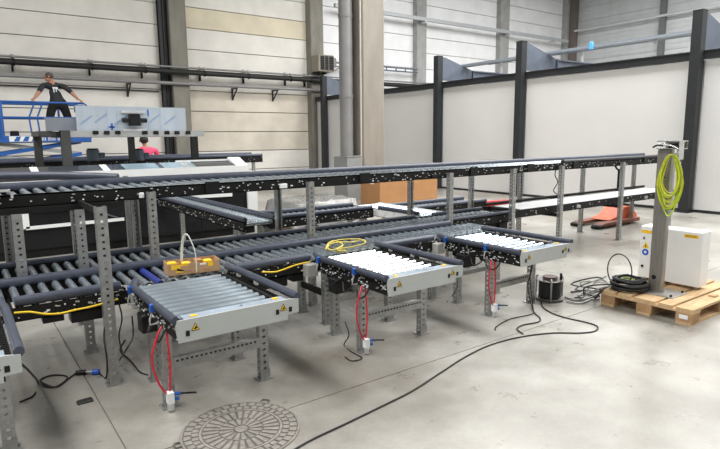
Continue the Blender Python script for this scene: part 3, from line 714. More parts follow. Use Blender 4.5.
for (px, py_) in ((178, 446), (265, 402)):
    q = gz(px, py_); d = (q-MC).normalized()*MR; d.z = 0; e = Vector((-d.y, d.x, 0)).normalized()*.022; dn = d.normalized()*.03
    part('lifting_loop', MB().tube([MC+d+e+Vector((0, 0, .006)), MC+d+e+dn+Vector((0, 0, .006)), MC+d-e+dn+Vector((0, 0, .006)), MC+d-e+Vector((0, 0, .006))], .0045, 6), MANHD, t)

# pallet
PX0, PY0 = 4.885, 2.0; PLX, PLY = 1.2, .83
p = thing('pallet', 'pine wooden pallet carrying the white cabinet and stainless post', 'pallet', (PX0+.6, PY0+.4, 0))
for y, w in ((0, .145), (.172, .12), (.32, .19), (.54, .12), (PLY-.145, .145)):
    part('deck_board', MB().cbox(PX0, PX0+PLX, PY0+y, PY0+y+w, .122, .144, .003), WOOD, p)
for x in (0, .5275, 1.055):
    part('cross_board', MB().box(PX0+x+.002, PX0+x+.143, PY0+.001, PY0+PLY-.001, .10, .122), WOOD, p)
for x in (0, .5275, 1.055):
    for y in (0, .343, PLY-.145):
        part('block', MB().cbox(PX0+x+.003, PX0+x+.142, PY0+y+.003, PY0+y+.142, .022, .10, .004), WOODB, p)
for y in (0, .343, PLY-.145): part('skid_board', MB().box(PX0, PX0+PLX, PY0+y+.01, PY0+y+.135, 0, .022), WOOD, p)
part('paper_label', MB().box(PX0-.001, PX0+.0035, PY0+.04, PY0+.11, .05, .085), PRINT, p)
tag(part('wood_offcut', MB().cbox(5.42, 5.50, 2.05, 2.11, .1445, .162, .004), WOOD, None), 'small pine offcut lying on the pallet near the cabinet', 'offcut')

# white cabinet (front faces left, towards -X)
cx0, cx1, cy0, cy1, cz0, cz1 = 5.54, 5.71, 2.24, 2.815, .175, .70
c = thing('electrical_cabinet', 'white electrical cabinet with yellow stickers on the pallet', 'cabinet', (5.65, 2.5, .144))
bd = part('body', MB().cbox(cx0, cx1, cy0, cy1, cz0, cz1, .006), WHITEM, c)
dr = part('door', MB().cbox(cx0-.018, cx0, cy0+.004, cy1-.004, cz0+.006, cz1-.004, .004), WHITEM, c)
def sticker(y0, y1, z0, z1, M, dx=.0195, name='sticker'): return part(name, MB().box(cx0-dx, cx0-dx+.002, y0, y1, z0, z1), M, dr)
sticker(cy0+.03, cy0+.155, cz1-.062, cz1-.03, YEL)
sticker(cy1-.125, cy1-.012, cz1-.072, cz1-.04, YEL)
for k in range(2): sticker(cy0+.045, cy0+.14, cz1-.043-k*.01, cz1-.040-k*.01, BLACKP, .0205, 'sticker_text')
part('sticker', MB().prism([(cy1-.10, cz1-.22), (cy1-.03, cz1-.22), (cy1-.065, cz1-.155)], 0, cx0-.0195, cx0-.0175), YEL, dr)
part('sticker', MB().prism([(cy1-.072, cz1-.21), (cy1-.058, cz1-.21), (cy1-.065, cz1-.175)], 0, cx0-.0205, cx0-.019), BLACKP, dr)
part('sticker', MB().cyl((cx0-.0175, cy1-.065, cz1-.262), (cx0-.0195, cy1-.065, cz1-.262), .033, 20), mat('mandatory_blue', (.02, .10, .55), .5), dr)
part('sticker', MB().cyl((cx0-.0175, cy1-.065, cz1-.262), (cx0-.0205, cy1-.065, cz1-.262), .014, 12), PRINT, dr)
part('lock', MB().cyl((cx0-.018, cy1-.045, cz0+.12), (cx0-.03, cy1-.045, cz0+.12), .012, 12), BLACKP, dr)
part('lock', MB().cyl((cx0-.018, cy1-.045, cz1-.12), (cx0-.03, cy1-.045, cz1-.12), .008, 12), BLACKP, dr)
for y in (cy0+.05, cy1-.05):
    for x in (cx0+.04, cx1-.04): part('foot', MB().cyl((x, y, .144), (x, y, cz0), .015, 10), GALV, c)
part('cable_gland', MB().cyl((5.62, 2.55, .15), (5.62, 2.55, cz0), .02, 10), BLACKP, c)

# stainless post on base plate
SX, SY = 5.20, 2.46
s_ = thing('steel_post', 'brown-grey stainless box post with bracket bolted onto the pallet', 'post', (SX, SY, .144))
part('tube', MB().cbox(SX-.03, SX+.03, SY-.055, SY+.07, .154, 1.47, .008), STEEL, s_)
bp = part('base_plate', MB().cbox(SX-.12, SX+.16, SY-.20, SY+.16, .1445, .155, .003), mat('base_plate_steel', (.36, .35, .33), .4, .6, .1, 8), s_)
for a in (-.09, .13):
    for b in (-.17, .13): part('anchor_bolt', MB().cyl((SX+a, SY+b, .155), (SX+a, SY+b, .17), .011, 6), BLACKP, bp)
part('cable_hole', MB().cyl((SX-.0315, SY+.02, .29), (SX-.029, SY+.02, .29), .020, 16), BLACKP, s_)
h_ = part('head_bracket', MB().box(SX-.07, SX+.10, SY-.13, SY+.06, 1.470, 1.478), SHINY, s_)
part('bracket_side', MB().prism([(SX-.07, 1.380), (SX+.02, 1.380), (SX+.02, 1.545), (SX-.07, 1.545)], 1, SY-.136, SY-.13), SHINY, h_)
part('bracket_top', MB().box(SX-.07, SX+.10, SY-.13, SY+.06, 1.537, 1.545), SHINY, h_)
part('bracket_back', MB().box(SX+.092, SX+.10, SY-.13, SY+.06, 1.478, 1.537), STEEL, h_)
part('clamp_block', MB().cbox(SX-.05, SX+.02, SY-.09, SY-.03, 1.478, 1.520, .004), BLACKP, h_)
part('clamp_rod', MB().tube([(SX-.075, SY-.12, 1.410), (SX-.08, SY-.13, 1.470), (SX-.08, SY-.06, 1.505), (SX-.075, SY+.04, 1.515)], .008, 8), SHINY, h_)
part('clamp_rod', MB().tube([(SX-.075, SY+.09, 1.485), (SX-.08, SY+.05, 1.505), (SX-.08, SY-.0, 1.500)], .008, 8), BLACKP, h_)
# green and yellow earth wire coil hung on the post head
g_ = thing('wire_coil', 'hanging coil of green and yellow earth wire on the stainless post', 'cable coil', (SX, SY-.13, 1.2))
rnd = random.Random(5); yel_pts, grn_pts = [], []
for k in range(16):
    wv = .082+rnd.uniform(-.022, .012); hv = .22+rnd.uniform(-.05, .03); cyy = SY-.085+rnd.uniform(-.012, .012)
    for i in range(12):
        a = math.pi/2+2*math.pi*i/12; zc = 1.425-hv; xo = SX-.075-.008*(k % 5)
        (yel_pts if k % 3 else grn_pts).append((xo-.02*math.cos(a), cyy+wv*math.cos(a)*(1.0 if math.sin(a) < .3 else .8), zc+hv*math.sin(a)))
part('wire', MB().tube(yel_pts, .0062, 5, sub=2), mat('lime_wire', (.56, .58, .03), .4, 0, .2, 18), g_)
part('wire', MB().tube(grn_pts, .0062, 5, sub=2), mat('green_wire', (.24, .38, .03), .4, 0, .2, 18), g_)
mb = MB(); mb.tube([(SX-.09, SY-.03, 1.33), (SX-.092, SY-.02, 1.1), (SX-.092, SY-.04, .97), (SX-.092, SY-.09, .88), (SX-.09, SY-.14, .95), (SX-.085, SY-.18, 1.1)], .0058, 5); part('wire_tail', mb, GRNYEL, g_)
part('cable_tie', MB().tube([(SX-.12, SY+.0, 1.22), (SX-.08, SY+.01, 1.225), (SX-.075, SY-.04, 1.22)], .005, 5, sub=1), BLACKP, g_)

# black cable coil and loose cables on the pallet corner
t = thing('cable_coil', 'heap of coiled black cable on the left corner of the pallet', 'cable coil', (5.06, 2.66, .144))
pts = []; rnd = random.Random(3)
for k in range(14):
    r_ = .135+rnd.uniform(-.045, .03)
    for i in range(10):
        a = 2*math.pi*i/10; pts.append((5.07+r_*math.cos(a)+rnd.uniform(-.01, .01), 2.655+r_*math.sin(a)+rnd.uniform(-.01, .01), .156+k*.0075+rnd.uniform(0, .012)))
part('cable', MB().tube(pts, .010, 6, sub=2), RUBBER, t)
pts = []
for k in range(3):
    for i in range(8):
        a = 2*math.pi*i/8; pts.append((5.05+.05*math.cos(a), 2.66+.06*math.sin(a), .23+.012*k))
part('inner_cable', MB().tube(pts, .007, 5, sub=2), mat('olive_cable', (.16, .20, .04), .5), t)
pts = [(5.0+.02*math.cos(a), 2.72+.13*math.cos(a), .33+.16*math.sin(a)) for a in [x*.5-.2 for x in range(-2, 9)]]
part('cable_loop', MB().tube(pts, .006, 6), RUBBER, t)
labs = ['longest grey cable trailing from the pallet corner towards the reel', 'thin dark cable on the floor left of the pallet', 'pale cable lying lowest on the floor by the pallet', 'grey cable curling up onto the pallet corner']
paths = [[(565, 297), (575, 300), (586, 299), (597, 294), (604, 288)], [(571, 292), (580, 291), (590, 295), (600, 296)],
         [(566, 301), (580, 303), (592, 299), (600, 299)], [(578, 296), (588, 288), (596, 281), (606, 276)]]
for k, pth in enumerate(paths):
    M = [mat('grey_cable', (.22, .23, .22), .5), RUBBER, mat('pale_cable', (.42, .43, .40), .5), mat('grey_cable', (.22, .23, .22), .5)][k]
    tag(part('loose_cable', MB().tube([gz(x, y, .012) for x, y in pth], .009, 6), M, None), labs[k], 'cable', 'loose cables by the pallet')
q = [gz(597, 294, .02), Vector((4.93, 2.80, .17)), Vector((4.97, 2.75, .19)), Vector((5.05, 2.70, .23))]
tag(part('loose_cable', MB().tube([gz(590, 297, .012), gz(595, 296, .012), (4.86, 2.86, .06), (4.90, 2.80, .16), (5.0, 2.72, .2)], .009, 6), RUBBER, None), 'black cable climbing from the floor onto the pallet corner', 'cable', 'loose cables by the pallet')

rnd = random.Random(8)
ways = ['curling nearest the pallet block', 'arching highest over the heap', 'fanning out flattest', 'twisted in the middle of the heap', 'running closest to the reel']
for k in range(5):
    x0_, y0_ = 572+k*5+rnd.uniform(-3, 3), 300-k*2.2
    P_ = [gz(x0_, y0_, .012), gz(x0_+9, y0_-1+rnd.uniform(-2, 1), .03+.02*k), (4.84, 2.92+.05*k, .10+.04*(k % 3)), (4.90, 2.80+.02*k, .17+.02*k), (4.97, 2.72+.02*k, .19), (5.04, 2.64, .20)]
    tag(part('loose_cable', MB().tube(P_, .007, 6), [mat('grey_cable', (.22, .23, .22), .5), RUBBER, mat('pale_cable', (.42, .43, .40), .5)][k % 3], None), 'loose cable beside the pallet corner ' + ways[k], 'cable', 'loose cables by the pallet')
# cable reel
RX, RY = 4.64, 3.22
t = thing('cable_reel', 'black cable reel in a metal stand on the floor', 'cable reel', (RX, RY, 0))
mb = MB(); mb.cyl((RX, RY, .015), (RX, RY, .022), .135, 24); part('lower_disc', mb, mat('reel_grey', (.18, .18, .18), .4, .4), t)
pts = []
for k in range(14):
    for i in range(12): a = 2*math.pi*i/12; pts.append((RX+.10*math.cos(a), RY+.10*math.sin(a), .033+(k+i/12)*.0115))
part('wound_cable', MB().tube(pts, .0075, 5, sub=2), RUBBER, t)
part('drum', MB().cyl((RX, RY, .022), (RX, RY, .20), .088, 20), BLACKP, t)
part('upper_disc', MB().cyl((RX, RY, .20), (RX, RY, .208), .13, 24), SHINY, t)
part('socket_panel', MB().cyl((RX, RY, .208), (RX, RY, .235), .07, 20), mat('reel_panel', (.09, .05, .05), .5), t)
for k in range(3):
    a = R(100+k*120); x, y = RX+.142*math.cos(a), RY+.142*math.sin(a)
    part('stand_leg', MB().tube([(RX+.09*math.cos(a), RY+.09*math.sin(a), .012), (x, y, .012), (x, y, .22), (RX+.12*math.cos(a), RY+.12*math.sin(a), .225)], .010, 6, sub=1), GALV, t)
part('handle', MB().cyl((RX+.09, RY-.06, .208), (RX+.09, RY-.06, .26), .013, 8), BLACKP, t)
# long cable from the reel across the floor
pth = [(541, 301), (543, 307), (552, 313), (567, 318), (585, 322), (597, 326), (595, 331), (580, 333), (552, 333), (520, 337), (490, 345), (465, 357), (440, 373), (412, 391), (380, 407), (345, 424), (315, 438), (292, 451), (270, 466)]
tag(part('extension_cable', MB().tube([gz(x, y, .006) for x, y in pth], .006, 6), RUBBER, None), 'long black cable snaking from the reel across the floor to the front', 'cable')
# cables hanging from tables
def cable(pts3, r, M, label): return tag(part('cable', MB().tube(pts3, r, 6), M, None), label, 'cable')
cable([py(533, 262, 3.0)]+[py(531, 272, 3.05), py(528, 285, 3.1), gz(530, 300, .05), gz(534, 312, .007), gz(540, 318, .007), gz(538, 322, .007), gz(523, 325, .007), gz(517, 329, .007), gz(523, 334, .007)], .006, RUBBER, 'black cable hanging from the right table with a hooked end on the floor')
cable([py(532, 264, 3.02), py(530, 280, 3.1), gz(533, 308, .03), gz(532, 314, .006), gz(510, 319, .006), gz(497, 326, .006), gz(495, 330, .006)], .005, RUBBER, 'thinner black cable hanging beside the hooked one at the right table')
cable([gz(447, 302, .005), gz(452, 296, .005), py(457, 288, 3.3), py(458, 278, 3.3)], .004, RUBBER, 'short thin cable end trailing on the floor right of the middle table')
cable([gz(20, 402, .006), gz(34, 395, .006), gz(38, 383, .006), py(30, 372, 3.1), py(17, 360, 3.0)], .006, RUBBER, 'black cable drooping from the cut-off table to the floor')
cable([gz(40, 380, .006), gz(44, 386, .006), gz(55, 387, .006), gz(66, 380, .006), gz(66, 376, .006), gz(54, 375, .006), gz(43, 378, .006), gz(41, 382, .006), gz(56, 387, .006), gz(68, 379, .006), gz(76, 373, .006)], .006, RUBBER, 'black cable looped on the floor at the left')
pl = thing('plug_connector', 'black and blue plug connector lying by the front post foot', 'plug', gz(88, 372))
a, b = gz(76, 373, .018), gz(86, 372, .018); part('body', MB().cyl(a, b, .017, 10), BLACKP, pl)
a, b = gz(93, 372, .018), gz(99, 372, .018); part('blue_ring', MB().cyl(a, b, .02, 10), BLUE, pl); part('neck', MB().cyl(gz(86, 372, .018), gz(93, 372, .018), .011, 8), GALV, pl)
cable([gz(99, 373, .006), gz(106, 378, .01), py(107, 360, 3.72), py(104, 335, 3.76), py(108, 310, 3.86)], .006, RUBBER, 'black cable rising from the plug along the front post')
cable([gz(148, 375, .006), gz(140, 372, .006), gz(135, 366, .006), gz(130, 360, .006), gz(120, 350, .006), gz(125, 340, .006)], .005, RUBBER, 'short cable end on the floor between the front post and nearest table')
cable([py(118, 300, 3.82), py(122, 318, 3.8), py(119, 336, 3.8), gz(122, 352, .03)], .005, RUBBER, 'thin cable dangling beneath the frame beside the front post')
cable([py(132, 316, 3.5), py(133, 336, 3.5), py(126, 350, 3.5), gz(118, 362, .01)], .005, RUBBER, 'thin cable dangling under the left side of the nearest table')
cable([gz(345, 357, .005), gz(352, 361, .005), gz(362, 358, .005), gz(352, 352, .005), gz(344, 345, .005), py(349, 335, 3.3), py(345, 322, 3.4)], .005, RUBBER, 'thin black cable looping round the front leg of the middle table')
tag(part('dropped_pouch', MB().cbox(.47, .56, 3.60, 3.655, 0, .014, .006), RUBBER, None), 'small flat black object dropped on the floor at the left', 'pouch')

# orange pallet jack
j = thing('pallet_jack', 'orange pallet jack standing on the floor under the belt conveyor', 'pallet jack', (9.5, 5.5, 0))
for y in (5.68, 5.28):
    f = part('fork', MB().prism([(8.85, .055), (8.95, .035), (10.15, .035), (10.15, .10), (8.98, .085)], 1, y-.08, y+.08), mat('fork_rust', (.19, .065, .038), .6), j)
    part('fork_tip', MB().cbox(8.80, 8.97, y-.08, y+.08, .012, .07, .02), BLACKP, f)
    part('fork_roller', MB().cyl((9.05, y-.04, .035), (9.05, y+.04, .035), .035, 12), RUBBER, f)
jx = py(618, 190, 5.48).x; je = py(629, 215, 5.48).x
part('body', MB().prism([(jx-.28, .04), (je, .05), (je-.03, .14), (jx+.16, .30), (jx-.02, .30), (jx-.22, .15), (jx-.50, .10)], 1, 5.32, 5.70), ORANGE, j)
part('pump', MB().cyl((jx, 5.48, .3), (jx, 5.48, .62), .05, 12), BLACKP, j)
for y in (5.42, 5.54): part('steer_wheel', MB().cyl((je, y-.025, .09), (je, y+.025, .09), .09, 16), RUBBER, j)
part('tow_bar', MB().cyl((jx, 5.48, .62), (jx, 5.48, .98), .025, 8), BLACKP, j)
part('handle', MB().tube([(jx-.20, 5.50, 1.12), (jx-.08, 5.49, 1.0), (jx, 5.48, .95), (jx+.08, 5.47, 1.0), (jx+.2, 5.46, 1.12)], .018, 8, sub=1), BLACKP, j)
# red low frame behind the crossing
t = thing('floor_frame', 'low red and white steel frame on the floor beyond the crossing', 'frame', (9.6, 9.0, 0))
a = gz(478, 206, .1); b = gz(460, 205, .1)
part('bar', MB().beam((8.6, 8.3, .12), (9.9, 8.0, .12), .12, .16), RED, t); part('bar', MB().beam((8.6, 8.3, .06), (8.4, 8.9, .06), .1, .12), WHITEM, t)
part('bar', MB().beam((8.4, 8.9, .06), (9.7, 8.7, .06), .1, .12), RED, t); part('bar', MB().beam((9.9, 8.0, .06), (9.7, 8.7, .06), .1, .12), WHITEM, t)

# cardboard crate
cxr = py(437, 195, 10.08).x; cxl = py(380, 200, 10.08).x
t = thing('cardboard_crate', 'long brown cardboard crate with a white label in front of the column', 'box', (8.6, 10.45, 0))
part('body', MB().box(cxl, cxr, 10.08, 10.84, .005, .88), CARD, t)
part('flap', MB().box(cxl, cxr, 10.08, 10.455, .88, .888), CARDL, t); part('flap', MB().box(cxl, cxr, 10.46, 10.84, .88, .888), CARDL, t)
part('tape', MB().box(cxl-.003, cxr+.003, 10.42, 10.50, .888, .890), mat('tape_tan', (.45, .30, .16), .4), t)
part('label', MB().box(cxl-.005, cxl, 10.30, 10.46, .52, .76), PRINT, t)
part('base_pallet', MB().box(cxl+.02, cxr-.02, 10.10, 10.82, 0, .005), WOODB, t)
# wrapped stack
t = thing('wrapped_stack', 'pallet stack under crumpled stretch wrap in front of the concrete wall', 'pallet load', (4.8, 8.0, 0))
part('pallet', MB().box(4.2, 5.4, 7.5, 8.5, 0, .12), WOODB, t)
for k in range(5):
    dx = .04*(k % 2)
    part('sheet', MB().box(4.22+dx, 5.34+dx, 7.53+dx, 8.47, .122+k*.09, .20+k*.09), [PLYW, WRAP, WHITEM, WRAP, PLYW][k], t)
mb = MB(); nx, ny = 14, 10; vs = []
for i in range(nx+1):
    for k in range(ny+1):
        e = min(i, nx-i, k, ny-k); vs.append((4.12+1.36*i/nx, 7.42+1.16*k/ny, (.575+random.uniform(-.01, .05)) if e >= 1 else .22+random.uniform(-.05, .08)))
mb.add(vs, [(i*(ny+1)+k, (i+1)*(ny+1)+k, (i+1)*(ny+1)+k+1, i*(ny+1)+k+1) for i in range(nx) for k in range(ny)], 0, True)
part('film', mb, WRAP, t)

# ================================================================== REAR MACHINES
# black machine with white covers
YM = 8.72
t = thing('sorting_machine', 'long black machine with white top cover and angled windows behind the conveyors', 'machine', (2.4, 9.2, 0))
for k in range(5):
    a = -.6+k*.94; part('side_panel', MB().box(a+.005, a+.935, YM, YM+.03, .12, 1.02), mat('machine_black', (.010, .011, .012), .4, 0, .2, 3, spec=.25), t)
part('base_plinth', MB().box(-.6, 4.1, YM+.03, YM+1.3, 0, .12), BLACKF, t)
part('core', MB().box(-.6, 4.1, YM+.04, YM+1.3, .12, 1.02), BLACKF, t)
part('top_rail', MB().box(-.6, 4.1, YM-.04, YM+.02, 1.02, 1.06), WHITEM, t)
wf = part('white_outline', MB().beam(py(24, 208, YM-.03), py(26, 229, YM-.03), .03, .09, up=(1, 0, 0)), WHITEM, t)
part('outline_bar', MB().beam(py(26, 228.5, YM-.03), py(124, 219, YM-.03), .03, .045), WHITEM, wf)
part('outline_bar', MB().beam(py(28, 210.5, YM-.03), py(86, 208, YM-.03), .03, .03), WHITEM, wf)
part('outline_bar', MB().beam(py(86, 208, YM-.03), py(124, 219.5, YM-.03), .02, .02), BSTEEL, wf)
part('outline_bar', MB().beam(py(165, 198, YM-.03), py(232, 194.5, YM-.03), .03, .06), WHITEM, wf)
a = py(252, 190, YM-.03); b = py(252, 209, YM-.03); part('white_post', MB().box(a.x-.09, a.x+.09, YM-.05, YM-.01, b.z-.2, 1.02), WHITEM, t)
cov = part('white_cover', MB().prism([(YM-.05, 1.06), (YM+1.3, 1.06), (YM+1.3, 1.165), (YM-.05, 1.165)], 0, 1.05, 4.0), WHITEM, t)
part('window_band', MB().prism([(YM-.02, 1.165), (YM+.30, 1.165), (YM+.30, 1.235)], 0, .3, 3.93), GLASSD, t)
for x in (.85, 1.75, 2.05, 2.62, 2.95):
    M = GLASSB if x in (2.05, 2.62) else WHITEM
    wdt = .50 if M is GLASSB else .09
    part('window_pane' if M is GLASSB else 'window_bar', MB().prism([(YM-.035, 1.166), (YM+.28, 1.166), (YM+.28, 1.238)], 0, x, x+wdt), M, t)
part('end_cap', MB().prism([(YM-.05, 1.165), (YM+.32, 1.165), (YM+.32, 1.29), (YM+.28, 1.29)], 0, 3.78, 3.98), WHITEM, t)
part('roof_lip', MB().box(2.9, 3.9, YM+.27, YM+.33, 1.235, 1.262), WHITEM, t)
# far dark conveyors with rails
far1, _, _ = conveyor('roller_conveyor', 'far raised dark conveyor just behind the black machine', 'x', -.2, 5.6, 11.4, 12.0, 1.20, pitch=.14, fh=.12,
    rails=[(11.42, -.2, 5.6, 1.27), (11.98, -.2, 5.6, 1.29)], bolts=80, rail_r=.035)
for x in (0, 1.6, 3.2, 5.4):
    for y in (11.46, 11.94): leg(far1, x, y, 1.08)
far2, _, _ = conveyor('roller_conveyor', 'farthest dark conveyor in front of the scissor lift', 'x', .2, 4.2, 12.6, 13.2, 1.08, pitch=.16, fh=.12,
    rails=[(12.62, .2, 4.2, 1.15), (13.18, .2, 4.2, 1.17)], bolts=40, rail_r=.04)
for x in (.4, 2.2, 4.0):
    for y in (12.66, 13.14): leg(far2, x, y, .96)
# gantry with filmed sheets
YG = 10.2
def G(x, y): return py(x, y, YG)
t = thing('gantry_frame', 'dark gantry frame carrying a raised roller lane behind the machines', 'gantry', (G(64, 133).x, YG, 0))
zb = G(120, 137).z; zt = G(120, 131).z; xl = G(60, 133).x; xr = G(203, 133).x
part('beam', MB().box(xl, xr, YG-.05, YG+.05, zb, zt), mat('gantry_grey', (.30, .31, .31), .5, .2), t)
part('beam', MB().box(xl, xr, YG+.9, YG+1.0, zb, zt), BLACKF, t)
part('post', MB().box(xl, xl+.14, YG-.06, YG+.06, 0, zt+.01), mat('post_grey', (.035, .036, .036), .5), t)
a = G(131, 140).x; part('post', MB().box(a-.05, a+.05, YG-.04, YG+.04, 0, zb), BLACKF, t)
a = G(194, 140).x; part('post', MB().box(a-.06, a+.06, YG-.04, YG+.04, 0, zb), BLACKF, t)
a = py(36, 133, YG+.95); part('post', MB().box(a.x-.05, a.x+.07, YG+.89, YG+1.01, 0, zt), mat('post_grey', (.035, .036, .036), .5), t)
part('cross_beam', MB().box(a.x-.07, a.x+.07, YG-.0, YG+1.0, zb+.02, zt), mat('post_grey', (.035, .036, .036), .5), t)
part('cross_beam', MB().beam((a.x, YG+.95, zb+.05), (xl+.07, YG+.95, zb+.05), .1, .08), mat('post_grey', (.035, .036, .036), .5), t)
for px_ in (95, 106, 117, 144, 155, 166, 176, 187):
    q = G(px_, 132.6); part('roller_end', MB().cbox(q.x-.045, q.x+.045, YG-.07, YG-.05, q.z-.03, q.z+.03, .012), BLACKP, t)
def sheet(name, label, xa, ya, xb, yb, M, Y):
    p0, p1 = py(xa, yb, Y), py(xb, ya, Y); o = thing(name, label, 'metal sheet', ((p0.x+p1.x)/2, Y, zt), 'filmed sheets on the gantry')
    part('sheet', MB().box(p0.x, p1.x, Y-.01, Y+.01, zt, p1.z), M, o)
    part('fold', MB().box(p0.x, p1.x, Y+.01, Y+.10, p1.z-.01, p1.z), M, o)
    return o, p0, p1
o, p0, p1 = sheet('metal_sheet', 'large stainless sheet under pale blue film standing on the gantry', 77, 108, 185, 131, SHEET, YG-.02)
for k, xx in enumerate((86, 101, 121, 155, 170)):
    q = py(xx, 121-2*(k % 2), YG-.03); part('film_print', MB().beam((q.x-.10, YG-.0315, q.z-.06), (q.x+.10, YG-.0315, q.z+.09), .002, .03), PRINTB, o)
for xx in (107, 117, 148, 160):
    q = py(xx, 119, YG-.03); part('fold_line', MB().box(q.x-.004, q.x+.004, YG-.032, YG-.03, zt+.02, p1.z-.02), PRINTB, o)
q = py(112, 127, YG-.03); part('film_mark', MB().box(q.x-.05, q.x+.05, YG-.033, YG-.03, q.z-.015, q.z+.015), BLUE, o); part('film_mark', MB().box(q.x-.015, q.x+.015, YG-.033, YG-.03, q.z-.05, q.z+.06), BLUE, o)
q = py(148, 113, YG-.03); part('film_mark', MB().box(q.x-.012, q.x+.012, YG-.033, YG-.03, q.z-.05, q.z+.06), BLUE, o)
o, p0, p1 = sheet('metal_sheet', 'smaller grey filmed sheet left of the large one on the gantry', 46, 118, 76.5, 131, SHEETD, YG+.05)
# motor unit in the middle of the sheet
q = G(133, 120); t = thing('motor_unit', 'black motor with white clamps mounted on the large filmed sheet', 'motor', (q.x, YG-.1, q.z))
part('motor', MB().cbox(q.x-.09, q.x+.09, YG-.16, YG-.035, q.z-.10, q.z+.10, .015), BLACKP, t)
part('shaft', MB().cyl((q.x-.2, YG-.1, q.z-.01), (q.x+.2, YG-.1, q.z-.01), .04, 10), BLACKP, t)
for dz in (-.17, .13): part('clamp', MB().cbox(q.x-.20, q.x+.20, YG-.06, YG-.032, q.z+dz-.02, q.z+dz+.02, .004), GALVL, t)
# drum motors on the far conveyor
for k, (xx, yy) in enumerate(((93, 155), (138, 155))):
    q = py(xx, yy, 10.75); t = thing('drum_motor', ['slate round drum motor below the gantry post at the left', 'slate round drum motor in front of the pink-shirted person'][k], 'motor', (q.x, 10.75, 0), 'drum motors')
    part('drum', MB().cyl((q.x, 10.75, q.z-.10), (q.x, 10.75, q.z+.09), .105, 20), BARREL, t); part('lid', MB().cyl((q.x, 10.75, q.z+.09), (q.x, 10.75, q.z+.115), .09, 20), BLACKP, t)
    part('terminal_box', MB().cbox(q.x+.09, q.x+.19, 10.70, 10.82, q.z-.05, q.z+.04, .01), BARREL, t)
    part('stand', MB().box(q.x-.08, q.x+.08, 10.67, 10.83, 0, q.z-.10), BLACKF, t)

# ================================================================== SCISSOR LIFT
YL = 17.3; DZ = 1.66; LX0, LX1 = .55, 3.22; YL2 = 18.3
t = thing('scissor_lift', 'blue scissor lift with raised platform carrying a person', 'scissor lift', (1.9, 17.8, 0))
part('chassis', MB().cbox(LX0+.1, LX1-.1, YL+.05, YL2-.05, .18, .55, .03), LIFTB, t)
for x in (LX0+.45, LX1-.45):
    for y in (YL+.06, YL2-.06): part('wheel', MB().cyl((x, y-.07, .2), (x, y+.07, .2), .2, 18), RUBBER, t)
nst = 3; zz0, zz1 = .55, 1.56; st = (zz1-zz0)/nst
for k in range(nst):
    for y in (YL+.14, YL2-.14):
        for s in (0, 1):
            a = (LX0+.25, y+.035*s, zz0+k*st+(st*s)); b = (LX1-.25, y+.035*s, zz0+k*st+st*(1-s))
            part('scissor_arm', MB().beam(a, b, .05, .10), [LIFTB, mat('arm_grey', (.34, .36, .37), .5, .2)][s], t)
part('deck', MB().box(LX0, LX1, YL, YL2, DZ-.12, DZ), mat('deck_grey', (.20, .21, .22), .6, .3), t)
tb = part('toe_board', MB().box(LX0, LX1, YL-.02, YL, DZ-.10, DZ+.07), LIFTB, t)
part('decal', MB().box(1.25, 1.95, YL-.024, YL-.02, DZ-.08, DZ+.06), PRINT, tb)
rnd = random.Random(2)
for k in range(9):
    x = 2.0+k*.075; mb = MB(); mb.box(x, x+.018, YL-.024, YL-.02, DZ-.06, DZ+.04)
    if k % 3 != 1: mb.box(x+.035, x+.053, YL-.024, YL-.02, DZ-.06, DZ+.04); mb.box(x, x+.053, YL-.024, YL-.02, DZ-.02, DZ+.0)
    part('decal', mb, PRINT, tb)
for k in range(3): part('decal', MB().prism([(1.35+k*.2, DZ-.07), (1.47+k*.2, DZ-.07), (1.52+k*.2, DZ+.05), (1.42+k*.2, DZ+.05)], 1, YL-.027, YL-.023), LIFTB, tb)
part('toe_board', MB().box(LX0, LX1, YL2, YL2+.02, DZ-.10, DZ+.07), LIFTB, t)
zr = 2.61; zm = 2.21
for y in (YL, YL2):
    part('top_rail', MB().tube([(LX0, y, zr), (LX1-.12, y, zr), (LX1, y, zr-.10), (LX1, y, DZ)], .03, 8, sub=1), LIFTB, t)
    part('mid_rail', MB().cyl((LX0, y, zm), (LX1, y, zm), .024, 8), LIFTB, t)
    for x in ((LX0, 1.12) if y == YL else (LX0, 1.12, 2.6)): part('rail_post', MB().cyl((x, y, DZ), (x, y, zr), .03 if x != 1.12 else .05, 8), LIFTB, t)
for (xt, xb) in ((1.90, 1.75), (2.09, 1.94)):
    part('rail_post', MB().tube([(xt, YL, zr), (xt-.02, YL, zr-.08), (xb, YL, zm), (xb+.04, YL, DZ)], .022, 8, sub=1), LIFTB, t)
for x in (LX0, LX1): part('end_rail', MB().cyl((x, YL, zr-.1), (x, YL2, zr-.1), .03, 8), LIFTB, t)
part('control_box', MB().cbox(2.85, 3.10, YL-.10, YL+.06, 2.36, 2.56, .02), LIFTB, t)
part('toolbox', MB().cbox(1.3, 1.5, YL+.1, YL+.3, DZ, DZ+.2, .02), BLACKP, t)

